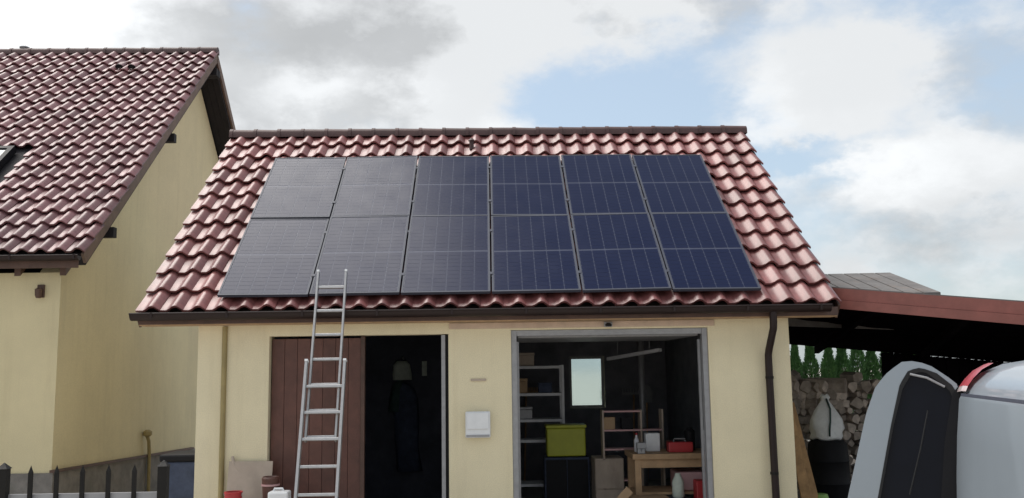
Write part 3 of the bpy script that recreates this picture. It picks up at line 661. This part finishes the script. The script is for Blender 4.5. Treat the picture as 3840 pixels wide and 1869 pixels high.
tag(MB().box(2.62, 2.98, 0.95, 1.16, GZ+0.01, GZ+0.62).build('red_crate', 'red', bevel=0.015), 'red plastic crate before right end of workbench', 'crate')
cb = thing('cardboard_box', 'open brown cardboard box on floor before workbench', 'box', (2.0, 0.98, GZ+0.01))
MB().box(-0.26, 0.26, -0.18, 0.18, 0, 0.42).build('body', 'card', cb, bevel=0.005)
MB().bar((-0.262, -0.10, 0.425), (-0.34, -0.10, 0.50), 0.18, 0.006, up=(0, 1, 0)).build('flap', 'card', cb)
for j, (x, z, w, hh, c, lab) in enumerate(((0.45, 1.345, 0.26, 0.22, 'card', 'brown carton on second highest shelf of the steel rack'), (0.85, 1.345, 0.20, 0.15, 'navy', 'dark blue case on second highest shelf of the steel rack'), (0.50, 0.96, 0.30, 0.18, 'grey_metal', 'grey tool case on middle shelf of the steel rack'), (0.52, 1.75, 0.34, 0.20, 'card_pale', 'pale carton on top shelf of the steel rack'))):
    b_ = thing('case', lab, 'box', (x, 3.2, z + 0.001)); MB().box(-w/2, w/2, -0.14, 0.14, 0, hh*0.8).build('body', c, b_, bevel=0.008); MB().box(-w/2-0.006, w/2+0.006, -0.146, 0.146, hh*0.8+0.001, hh).build('lid', c, b_, bevel=0.006)
for j, (x, y, top, hd_, lab) in enumerate(((2.62, 6.15, 1.55, 'rake', 'long-handled rake leaning at the back garage wall'), (2.86, 6.15, 1.40, 'shovel', 'long-handled shovel leaning at the back garage wall'), (0.62, 6.15, 1.60, 'broom', 'wooden broom leaning at back wall behind the steel rack'))):
    t_ = thing(hd_, lab, hd_, (x, y, GZ+0.01)); MB().tube([(0, 0, 0), (0.06, 0.16, top)], 0.018, 8).build('handle', 'pine', t_)
    if hd_ == 'shovel': MB().add([(0.06+a*0.01, 0.14-0.01*k, top+b) for k in (0, 1) for (a, b) in ((-9, 0.0), (9, 0.0), (11, 0.18), (6, 0.30), (0, 0.33), (-6, 0.30), (-11, 0.18))], [tuple(range(7)), tuple(reversed(range(7, 14)))] + [(i, i+7, (i+1) % 7 + 7, (i+1) % 7) for i in range(7)]).build('blade', 'grey_metal', t_)
    else:
        MB().box(-0.16, 0.28, 0.12, 0.16, top, top+0.035).build('head', 'pine' if hd_ == 'broom' else 'grey_metal', t_)
        for q in range(9): MB().box(-0.15+q*0.05, -0.142+q*0.05+(0.03 if hd_ == 'broom' else 0), 0.125, 0.155, top+0.036, top+0.11).build('bristle' if hd_ == 'broom' else 'tine', 'card' if hd_ == 'broom' else 'grey_metal', t_)
tbx = thing('toolbox', 'red metal toolbox with grey handle at right on the workbench', 'toolbox', (2.52, 1.42, BT))
MB().box(-0.16, 0.16, -0.08, 0.08, 0, 0.13).build('body', 'red', tbx, bevel=0.01); MB().tube([(-0.08, 0, 0.13), (-0.07, 0, 0.17), (0.07, 0, 0.17), (0.08, 0, 0.13)], 0.008, 8).build('handle', 'grey_metal', tbx)
vs_ = thing('bench_vise', 'grey steel vise at the left front of the workbench', 'vise', (1.98, 1.28, BT))
MB().box(-0.05, 0.05, -0.06, 0.06, 0, 0.07).build('base', 'grey_metal', vs_, bevel=0.008); MB().box(-0.055, 0.055, -0.075, -0.045, 0.071, 0.14).build('jaw', 'grey_metal', vs_); MB().box(-0.055, 0.055, -0.02, 0.04, 0.071, 0.14).build('jaw', 'grey_metal', vs_); MB().tube([(0, -0.14, 0.045), (0, -0.06, 0.045)], 0.012, 8).build('screw', 'grey_metal', vs_)
tl = thing('tube_lamp', 'unlit white tube lamp hanging under garage ceiling', 'lamp')
MB().bar((1.83, 3.2, 1.84), (2.45, 2.2, 1.95), 0.07, 0.05).build('housing', 'white_metal', tl, bevel=0.008)
for (x, y, z) in ((1.95, 3.0, 1.885), (2.33, 2.4, 1.955)): MB().tube([(x, y, z), (x, y, 2.62)], 0.006, 6).build('hanger', 'grey_metal', tl)
tag(MB().tube([(2.40, 3.6, GZ+0.01), (2.40, 3.6, 2.6)], 0.05, 12).build('steel_prop', 'grey_metal', smooth=True), 'grey steel prop standing behind workbench in garage', 'post')
# inside the left bay: work clothes on hooks
wc = thing('work_clothes', 'dark blue work clothes hanging below a grey-green cap in left bay', 'clothes', (-1.40, 4.398, 0))
def hang(mb, pts, rx_, ry_):
    n = 14; vs = []
    for (z, a, b, cx) in pts:
        for k in range(n):
            t = 2*math.pi*k/n; q = 1 + 0.10*math.sin(5*t + z*9); vs.append((cx + a*math.cos(t)*q, -0.11 + b*math.sin(t)*q, z))
    fs = [(i*n+k, i*n+(k+1) % n, (i+1)*n+(k+1) % n, (i+1)*n+k) for i in range(len(pts)-1) for k in range(n)]
    fs += [tuple(reversed(range(n))), tuple((len(pts)-1)*n+k for k in range(n))]
    return mb.add(vs, fs)
hang(MB(), [(0.1, 0.20, 0.08, 0.10), (0.5, 0.18, 0.08, 0.07), (0.9, 0.19, 0.09, 0.05), (1.2, 0.22, 0.09, 0.03), (1.42, 0.18, 0.08, 0.0), (1.52, 0.05, 0.05, 0.0)], 0, 0).build('overalls', 'navy', wc, smooth=True)
hang(MB(), [(1.05, 0.12, 0.09, -0.12), (1.30, 0.11, 0.09, -0.10), (1.50, 0.09, 0.08, -0.08), (1.56, 0.03, 0.03, -0.05)], 0, 0).build('scarf', 'teal', wc, smooth=True)
hang(MB(), [(1.56, 0.15, 0.09, -0.02), (1.66, 0.15, 0.10, -0.02), (1.80, 0.14, 0.09, -0.02), (1.87, 0.08, 0.05, -0.02)], 0, 0).build('cap', 'greygreen', wc, smooth=True)
MB().tube([(0, 0, 1.90), (0, -0.12, 1.90), (0, -0.13, 1.93)], 0.012, 6).build('hook', 'grey_metal', wc)
tag(MB().box(-1.10, -1.02, 4.37, 4.398, 1.62, 1.86).build('wall_card', 'greygreen'), 'small pale card on wall right of the hanging cap', 'card')

# ------------------------------------------------------------------ carport at the right
cp = thing('carport', 'red-brown edged carport roof joining the garage at right', 'carport')
A = Vector((3.75, 0.62, 2.735)); B = Vector((6.9, -1.95, 2.16))
up_ = 0.255
# front edge boards (two, one above the other)
for (z0, z1, o_) in ((0.105, 0.245, 0.0), (-0.005, 0.102, 0.018)):
    d = (B-A).normalized(); nrm = Vector((d.y, -d.x, 0)).normalized()
    q = [A + Vector((0, 0, z0-up_)), B + Vector((0, 0, z0-up_)), B + Vector((0, 0, z1-up_)), A + Vector((0, 0, z1-up_))]
    MB().prism([p + nrm*o_ for p in q], -nrm*0.03).build('edge_board', 'carport_red', cp)
RA, RB = Vector((3.75, 6.2, 2.32)), Vector((11.5, 6.2, 1.58))
A2, B2 = A + Vector((0, 0.06, -0.02)), B + Vector((0, 0.06, -0.02))
for t0, t1 in [(k/12, (k+1)/12 - 0.0006) for k in range(12)]:
    a0, a1 = A2.lerp(B2, t0), A2.lerp(B2, t1); b0, b1 = RA.lerp(RB, t0), RA.lerp(RB, t1); dn = Vector((0, 0, -0.05))
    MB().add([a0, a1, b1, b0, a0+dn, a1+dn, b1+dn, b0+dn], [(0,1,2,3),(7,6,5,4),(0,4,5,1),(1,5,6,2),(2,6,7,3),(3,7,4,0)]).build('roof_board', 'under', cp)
cov = MB()
for k in range(12):
    q = [A2.lerp(B2, k/12), A2.lerp(B2, (k+1)/12), RA.lerp(RB, (k+1)/12), RA.lerp(RB, k/12)]
    q = [p + Vector((0, 0, 0.004)) for p in q] + [p + Vector((0, 0, 0.03)) for p in q]
    cov.add(q, [(3,2,1,0),(4,5,6,7)] + [(0,1,5,4),(2,3,7,6)] + ([(3,0,4,7)] if k == 0 else []) + ([(1,2,6,5)] if k == 11 else []))
cov.build('light_block_sheet', 'carport_grey', cp, weld=True)  # unseen sheet added above the boards to block light through their joints
for k in range(36):
    x0 = 7.25 + k*0.12; top = RA.lerp(RB, (x0-RA.x)/(RB.x-RA.x)).z - 0.06 - random.uniform(0, 0.01)
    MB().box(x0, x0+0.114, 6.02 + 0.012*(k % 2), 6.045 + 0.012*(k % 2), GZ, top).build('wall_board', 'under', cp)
for t in (0.06, 0.30, 0.55, 0.80):
    for k in range(1):
        a, b = A2.lerp(B2, t) + Vector((0, 0.1, -0.12)), RA.lerp(RB, t) + Vector((0, -0.1, -0.12))
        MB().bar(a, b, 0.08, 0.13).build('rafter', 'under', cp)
for t in (0.55, 0.97):
    p = RA.lerp(RB, t) + Vector((0, -0.1, -0.18)); MB().box(p.x-0.05, p.x+0.05, p.y-0.05, p.y+0.05, GZ, p.z).build('post', 'brown_wood', cp)
# low grey sheet roof raised on the inner part
g0 = [Vector((4.2, 1.3, 2.60)), Vector((6.02, 1.1, 2.60)), Vector((6.02, 2.6, 3.02)), Vector((4.2, 2.8, 3.02))]
cg = thing('sheet_roof', None, None); cg.parent = cp
for k in range(8):
    t0, t1 = k/8, (k+1)/8-0.01
    p0, p1 = g0[0].lerp(g0[1], t0), g0[0].lerp(g0[1], t1); p2, p3 = g0[3].lerp(g0[2], t1), g0[3].lerp(g0[2], t0); h = Vector((0, 0, 0.035))
    MB().add([p0, p1, p2, p3, p0+h, p1+h, p2+h, p3+h], [(3,2,1,0),(4,5,6,7),(0,1,5,4),(1,2,6,5),(2,3,7,6),(3,0,4,7)]).build('sheet', 'carport_grey', cg)
MB().prism([Vector((4.2, 2.78, 2.3)), Vector((6.02, 2.58, 2.2)), Vector((6.02, 2.58, 3.015)), Vector((4.2, 2.78, 3.015))], (0, 0.03, 0)).build('back_board', 'carport_grey', cg)

# ------------------------------------------------------------------ yard behind: firewood, sack, planks, hedge
fw = thing('firewood_pile', 'stacked grey-brown firewood logs under the carport', 'firewood', (0, 0, GZ))
def log_mesh(seed):
    rnd = random.Random(seed); n = rnd.choice((4, 5, 7, 8)); mb = MB(); vs = []; k0 = rnd.uniform(0.8, 1.25)
    rr = [0.075*k0*rnd.uniform(0.60, 1.15) for _ in range(n)]
    for y in (0, 0.012, 0.40):
        for k in range(n):
            q = rr[k]*(0.93 if y == 0 else 1); vs.append((q*math.cos(2*math.pi*k/n), y, q*math.sin(2*math.pi*k/n)))
    fs = [(i*n+k, i*n+(k+1) % n, (i+1)*n+(k+1) % n, (i+1)*n+k) for i in range(2) for k in range(n)] + [tuple(range(n)), tuple(reversed(range(2*n, 3*n)))]
    mb.add(vs, fs); return mb.mesh('log', 'log_end')
logs = [log_mesh(s) for s in range(12)]
for r in range(15):
    for c in range(18):
        x = 4.30 + c*0.148 + (r % 2)*0.07 + random.gauss(0, 0.012); z = 0.075 + r*0.126
        if r >= 13 and random.random() < (0.25 if r == 13 else 0.6): continue
        link('log', random.choice(logs), fw, Matrix.Translation((x, 3.5 + random.gauss(0, 0.06), z)) @ Matrix.Rotation(random.gauss(0, 0.12 if r < 11 else 0.5), 4, 'Z') @ Matrix.Rotation(random.gauss(0, 0.06), 4, 'X') @ Matrix.Rotation(random.uniform(0, 6.28), 4, 'Y') @ Matrix.Scale(1.0 if r < 11 else random.uniform(1.0, 1.5), 4))
sk = thing('white_sack', 'full white sack tied at the top with dark strap beside garage', 'sack', (5.04, 2.95, 0.60))
pts = [(0.0, 0.20, 0.15), (0.04, 0.235, 0.18), (0.10, 0.22, 0.17), (0.16, 0.25, 0.20), (0.30, 0.235, 0.18), (0.42, 0.17, 0.13), (0.54, 0.085, 0.07), (0.585, 0.05, 0.045), (0.63, 0.075, 0.06), (0.66, 0.05, 0.04)]
n = 22; vs = []
for (z, a, b) in pts:
    for k in range(n):
        t = 2*math.pi*k/n; q = 1 + 0.06*math.sin(7*t + z*6) + 0.05*math.sin(3*t + 11*z); vs.append((a*math.cos(t)*q, b*math.sin(t)*q, z + 0.015*math.sin(4*t)))
fs = [(i*n+k, i*n+(k+1) % n, (i+1)*n+(k+1) % n, (i+1)*n+k) for i in range(len(pts)-1) for k in range(n)] + [tuple(reversed(range(n))), tuple((len(pts)-1)*n+k for k in range(n))]
MB().add(vs, fs).build('bag', 'sack', sk, smooth=True)
MB().tube([(0.0, -0.06, 0.60), (0.015, -0.155, 0.45), (-0.01, -0.205, 0.28), (-0.035, -0.225, 0.15), (-0.03, -0.20, 0.06)], 0.014, 8).build('strap', 'teal', sk, smooth=True)
br_ = thing('black_barrel', 'black barrel carrying the white sack beside garage', 'barrel', (5.04, 2.95, GZ))
MB().lathe([(0.25, 0), (0.29, 0.10), (0.295, 0.30), (0.305, 0.32), (0.295, 0.34), (0.295, 0.62), (0.305, 0.64), (0.295, 0.66), (0.28, 0.88), (0.24, 0.945)], 24).build('body', 'black', br_, smooth=40)
for i, (x, z, w, lean, lab) in enumerate(((3.84, 1.38, 0.12, 0.10, 'brown plank leaning on garage wall nearest the corner'), (3.97, 1.22, 0.13, 0.16, 'lighter brown plank leaning next to the nearest one'), (4.08, 0.92, 0.11, 0.16, 'short brown plank furthest from garage wall'))):
    tag(MB().bar((x+lean, 0.55+0.25*i, GZ), (x-0.10, 0.75+0.25*i, z), w, 0.03, up=(0, -1, 0)).build('plank', 'plank', bevel=0.004), lab, 'plank', 'planks leaning beside the garage')
gcn = thing('green_can', 'small green watering can near planks beside the garage', 'can', (4.18, 0.9, GZ))
MB().lathe([(0.09, 0), (0.10, 0.38), (0.08, 0.44)], 14).build('body', 'grass', gcn, smooth=40)
MB().tube([(0.09, 0, 0.08), (0.24, 0, 0.36)], 0.016, 8).build('spout', 'grass', gcn)
MB().tube([(-0.09, 0, 0.1), (-0.16, 0, 0.22), (-0.09, 0, 0.36)], 0.012, 8).build('handle', 'grass', gcn)

def thuja_mesh(seed, h, r):
    rnd = random.Random(seed); mb = MB()
    for i in range(6000):
        t = rnd.random()**0.7; z = 0.05 + t*(h-0.05)
        rad = r*(1-t)**0.95*(0.82 + 0.28*math.sin(z*9 + seed) * 0.4 + 0.12*rnd.random()); a = rnd.uniform(0, 6.283); q = rad*math.sqrt(rnd.uniform(0.25, 1.0))
        p = Vector((q*math.cos(a), q*math.sin(a), z)); s = rnd.uniform(0.025, 0.06)
        d = Vector((math.cos(a)*0.6, math.sin(a)*0.6, rnd.uniform(0.5, 1.4))).normalized(); side = d.cross(Vector((rnd.uniform(-1, 1), rnd.uniform(-1, 1), rnd.uniform(-1, 1)))).normalized()
        mb.add([p - side*s*0.4, p + side*s*0.4, p + d*s*1.6 + side*s*0.1, p + d*s*1.6 - side*s*0.1], [(0, 1, 2, 3)])
    return mb.mesh('crown', 'thuja')
ts = [thuja_mesh(k, 3.1, 0.60) for k in range(3)]
trk = MB().tube([(0, 0, 0), (0, 0, 1.2), (0, 0, 2.4)], [0.05, 0.035, 0.01], 8).mesh('trunk', 'bark')
pos = ['leftmost', 'second', 'third', 'fourth', 'fifth', 'sixth', 'seventh', 'eighth', 'ninth', 'tenth', 'eleventh', 'twelfth', 'thirteenth']
for k in range(10):
    x = 8.12 + 0.45*k
    t = thing('thuja_tree', 'narrow dark green thuja, %s from the garage in the hedge row' % pos[k].replace('leftmost', 'first'), 'tree', (x, 15 + random.gauss(0, 0.08), GZ), random.uniform(0, 6), group='thuja hedge behind the carport')
    q = random.uniform(0.86, 1.12); t.scale = (q, random.uniform(0.9, 1.1), random.uniform(0.86, 1.06)); t.rotation_euler = (random.gauss(0, 0.035), random.gauss(0, 0.035), random.uniform(0, 6))
    link('trunk', trk, t); link('crown', ts[k % 3], t)

for k, (x, y, sc) in enumerate(((2.75, 9.6, 0.95), (1.75, 10.4, 0.55))):
    t = thing('garden_thuja', ['tall thuja seen green through the garage back window', 'low thuja seen green through the garage back window'][k], 'tree', (x, y, GZ)); t.scale = (sc*0.9, sc*0.9, sc)
    link('trunk', trk, t); link('crown', ts[k], t)

# ------------------------------------------------------------------ bin in the gap and iron fence
bn = thing('dark_bin', 'dark navy bin with black lid between house and garage', 'bin', (-3.72, 0.85, GZ))
MB().add([(-0.22,-0.25,0.03),(0.26,-0.25,0.03),(0.26,0.25,0.03),(-0.22,0.25,0.03),(-0.25,-0.29,1.0),(0.29,-0.29,1.0),(0.29,0.29,1.0),(-0.25,0.29,1.0)], [(0,3,2,1),(4,5,6,7),(0,1,5,4),(1,2,6,5),(2,3,7,6),(3,0,4,7)]).build('body', 'navy', bn, bevel=0.02)
MB().box(-0.27, 0.31, -0.32, 0.31, 1.002, 1.09).build('lid', 'black', bn, bevel=0.025)
MB().box(-0.262, -0.225, -0.305, -0.28, 0.10, 0.98).build('corner_strip', 'grey_metal', bn)
for y in (-0.2, 0.2): MB().tube([(-0.26, y, 0.09), (-0.22, y, 0.09)], 0.088, 14).build('wheel', 'rubber', bn)
fc = thing('iron_fence', 'black iron picket fence in front of the house', 'fence', (0, -6.4, GZ))
FT = 1.60
for k in range(13):
    x = -1.652 - 0.1215*k
    MB().add(*(lambda w, h: ([(x-w,-w,0.12),(x+w,-w,0.12),(x+w,w,0.12),(x-w,w,0.12),(x-w,-w,h),(x+w,-w,h),(x+w,w,h),(x-w,w,h),(x,0,h+0.035)], [(0,3,2,1),(0,1,5,4),(1,2,6,5),(2,3,7,6),(3,0,4,7),(4,5,8),(5,6,8),(6,7,8),(7,4,8)]))(0.0085, FT)).build('picket', 'iron', fc)
for (z0, z1) in ((1.463, 1.50), (0.25, 0.29)): MB().box(-3.3, -1.53, 0.010, 0.024, z0, z1).build('rail', 'grey_metal', fc)
for x in (-1.515, -2.264):
    MB().box(x-0.021, x+0.021, -0.021, 0.021, 0.0, FT+0.02).build('post', 'iron', fc); 
    MB().add([(x-0.026,-0.026,FT+0.021),(x+0.026,-0.026,FT+0.021),(x+0.026,0.026,FT+0.021),(x-0.026,0.026,FT+0.021),(x,0,FT+0.05)], [(3,2,1,0),(0,1,4),(1,2,4),(2,3,4),(3,0,4)]).build('post_cap', 'iron', fc)

# ------------------------------------------------------------------ silver van, front towards the camera, rear door open
FWD = Vector((-0.246, -0.969, 0)).normalized(); SIDE = Vector((-0.969, 0.246, 0)).normalized()   # SIDE = the visible flank
VO = Vector((3.60, -3.86, 0)) - SIDE*0.86                                                           # rear centre, z absolute
van = thing('van', 'silver-grey van parked at right with its rear door open', 'van')
def VP(s, w, z): return VO + FWD*s + SIDE*w + Vector((0, 0, z))
half = [(0.0, 1.735), (0.30, 1.725), (0.54, 1.69), (0.70, 1.625), (0.79, 1.545), (0.825, 1.495), (0.832, 1.478), (0.848, 1.462), (0.865, 1.43), (0.90, 1.15), (0.925, 0.85), (0.945, 0.50), (0.95, 0.15), (0.92, -0.05), (0.80, -0.12)]
def vsec(s):
    out = []
    for (w, z) in half:
        ww, zz = w, z
        if s < 0.10: ww = w*(0.975 + 0.25*s); zz = z - 0.03*(1 - s/0.10) if z > 1.2 else z
        if s > 3.0:                        # windscreen and bonnet
            k = (s-3.0)/1.7; top = 1.735 - 1.05*min(1, k*1.35)**1.3 if k < 0.75 else 0.66 - 0.25*((k-0.75)/0.25)
            if z > top: zz = top - 0.03*(w/0.95)**2
            ww = w*(1-0.10*k*k)
        out.append((ww, zz))
    return out
mb = MB(); secs = [0, 0.05, 0.10, 0.6, 1.2, 2.0, 2.6, 3.0, 3.2, 3.4, 3.6, 3.8, 4.0, 4.25, 4.45, 4.62, 4.7]; prof_n = 2*len(half)-1; vs = []
for s in secs:
    sec = vsec(s); full = [(-w, z) for (w, z) in reversed(sec)] + sec[1:]
    vs += [VP(s, w, z) for (w, z) in full]
fs = [(i*prof_n+k, i*prof_n+k+1, (i+1)*prof_n+k+1, (i+1)*prof_n+k) for i in range(len(secs)-1) for k in range(prof_n-1)]
fs += [(i*prof_n+prof_n-1, i*prof_n, (i+1)*prof_n, (i+1)*prof_n+prof_n-1) for i in range(len(secs)-1)]
fs += [tuple((len(secs)-1)*prof_n + k for k in range(prof_n))]
mb.add(vs, fs); body = mb.build('body', 'carpaint', van, smooth=35)
# dark load space behind the open rear
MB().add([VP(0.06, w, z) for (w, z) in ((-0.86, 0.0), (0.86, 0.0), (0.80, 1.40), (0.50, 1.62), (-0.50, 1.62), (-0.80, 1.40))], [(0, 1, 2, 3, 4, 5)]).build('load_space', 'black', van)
# side: groove strip, windows, doors
MB().prism([VP(0.10, 0.842, 1.452), VP(3.0, 0.842, 1.452), VP(3.0, 0.836, 1.474), VP(0.10, 0.836, 1.474)], SIDE*0.012).build('drip_strip', 'alu_frame', van)
for sg in (1, -1):
    MB().add([VP(s, sg*(0.875 + (1.38-z)*0.095), z) for (s, z) in ((2.35, 1.38), (3.02, 1.38), (3.35, 0.98), (2.35, 0.95))], [(0, 1, 2, 3)]).build('side_window', 'car_glass', van)
MB().add([VP(s, w, z) for (s, w, z) in ((3.02, -0.74, 1.62), (3.02, 0.74, 1.62), (3.80, 0.80, 0.98), (3.80, -0.80, 0.98))], [(0, 1, 2, 3)]).build('windscreen', 'car_glass', van)
for s in (0.95, 3.75):
    for sg in (1, -1):
        c = VP(s, sg*0.80, GZ+0.32); w = thing('wheel', None, None); w.parent = van
        MB().tube([c - SIDE*sg*0.10, c + SIDE*sg*0.11], 0.32, 24).build('tyre', 'rubber', w, smooth=40)
        MB().tube([c + SIDE*sg*0.112, c + SIDE*sg*0.125], [0.21, 0.19], 20).build('rim', 'alu', w, smooth=40)
for sg in (1, -1):
    tl_ = thing('tail_lamp', None, None); tl_.parent = van
    def LP(s, w, z, o): return VP(s, sg*(w+o), z)
    def lens(zs, name, m_):
        a = MB(); vs = []
        for (w, z) in zs:
            for s in (-0.06, 0.0, 0.14, 0.27): vs.append(LP(s, w, z + (0.012 if s > 0 else 0), 0.012 if s > -0.03 else -0.05))
        nn = len(zs); fs = [(i*4+j, i*4+j+1, (i+1)*4+j+1, (i+1)*4+j) for i in range(nn-1) for j in range(3)]
        a.add(vs, fs); return a.build(name, m_, tl_, smooth=50)
    lens([(0.64, 1.685), (0.72, 1.64), (0.785, 1.575), (0.825, 1.52)], 'red_lens', 'tail_red')
    lens([(0.825, 1.519), (0.842, 1.48)], 'clear_lens', 'tail_clear')
# open rear door, hinged at the flank and swung round towards the garage
DU = Vector((-0.89, 0.45, 0)).normalized(); DN = Vector((-0.45, -0.89, 0)).normalized()      # DN = outer face, towards the camera
DO = Vector((3.55, -3.79, 0))
def DP(u, z, o=0): return DO + DU*u + Vector((0, 0, z)) + DN*o
door = thing('rear_door', None, None); door.parent = van
outl = [(0.13, -0.05), (0.06, 0.55), (-0.02, 1.10), (-0.10, 1.46), (-0.085, 1.545), (-0.02, 1.60), (0.10, 1.69), (0.20, 1.722), (0.30, 1.715), (0.42, 1.62), (0.50, 1.52), (0.585, 1.30), (0.665, 1.0), (0.757, 0.66), (0.83, 0.30), (0.86, -0.05)]
glas = [(0.055, 0.62), (-0.015, 1.10), (-0.085, 1.45), (-0.06, 1.525), (0.05, 1.625), (0.16, 1.67), (0.25, 1.65), (0.32, 1.54), (0.405, 1.22), (0.475, 0.92), (0.545, 0.62)]
def ring_panel(outer, inner, o0, o1, name, m_):
    """panel with a hole, both loops resampled to one count"""
    def resample(poly, n):
        pts = [Vector((p[0], p[1], 0)) for p in poly]; ln = [0]
        for i in range(len(pts)): ln.append(ln[-1] + (pts[(i+1) % len(pts)] - pts[i]).length)
        out = []
        for k in range(n):
            d = ln[-1]*k/n; i = max(j for j in range(len(pts)) if ln[j] <= d + 1e-9); t = (d-ln[i])/(ln[i+1]-ln[i]); q = pts[i].lerp(pts[(i+1) % len(pts)], t); out.append((q.x, q.y))
        return out
    n = 64; a = resample(outer, n); b = resample(inner, n); mb = MB(); vs = []
    for o in (o0, o1):
        vs += [DP(u, z, o) for (u, z) in a]; vs += [DP(u, z, o) for (u, z) in b]
    fs = []
    for k in range(n):
        j = (k+1) % n
        fs += [(k, j, n+j, n+k), (2*n+k, 3*n+k, 3*n+j, 2*n+j), (k, 2*n+k, 2*n+j, j), (n+k, n+j, 3*n+j, 3*n+k)]
    return mb.add(vs, fs).build(name, m_, door, smooth=30)
ring_panel(outl, glas, -0.03, 0.03, 'door_shell', 'carpaint')
MB().add([DP(u, z, 0.012) for (u, z) in glas], [tuple(range(len(glas)))]).build('window', 'car_glass', door)
seal = [(u + (0.03 if u < 0.1 else -0.02), z - (0.03 if z > 1.4 else 0)) for (u, z) in glas]
ring_panel(glas, seal, 0.014, 0.034, 'window_seal', 'rubber')
MB().prism([DP(*p, -0.04) for p in ((0.15, -0.05), (0.10, 0.55), (0.03, 1.10), (-0.05, 1.47), (-0.10, 1.53), (-0.155, 1.49), (-0.10, 1.10), (-0.03, 0.55), (0.02, -0.05))], DN*0.075).build('hinge_pillar', 'black', door)
MB().tube([DP(0.30, 0.70, 0.05), DP(0.20, 1.05, 0.055), DP(0.13, 1.34, 0.05)], 0.007, 6).build('wiper', 'rubber', door)
MB().box(-0.06, 0.06, -0.02, 0.02, -0.015, 0.015, Matrix.Translation(DP(0.64, 0.52, 0.045)) @ Matrix.Rotation(math.atan2(DU.y, DU.x), 4, 'Z')).build('handle', 'rubber', door, bevel=0.008)
for z_ in (0.25, 0.85, 1.35): MB().tube([DP(0.10-0.13*z_, z_-0.05, -0.01), DP(0.09-0.13*z_, z_+0.05, -0.01)], 0.022, 8).build('hinge', 'carpaint', door)
for s_ in (1.75, 2.32):
    MB().prism([VP(s_, w, z) + SIDE*0.0015 for (w, z) in half[8:13]] + [VP(s_+0.009, w, z) + SIDE*0.0015 for (w, z) in reversed(half[8:13])], SIDE*0.001).build('door_seam', 'rubber', van)
MB().box(-0.09, 0.09, -0.015, 0.015, -0.02, 0.02, Matrix.Translation(VP(1.90, 0.925, 0.95)) @ Matrix.Rotation(math.atan2(FWD.y, FWD.x), 4, 'Z')).build('door_handle', 'rubber', van, bevel=0.008)
MB().tube([DP(0.24, 1.62, 0.04), DP(0.12, 1.59, 0.045), DP(0.0, 1.52, 0.04)], 0.009, 8).build('top_trim', 'grey_metal', door)
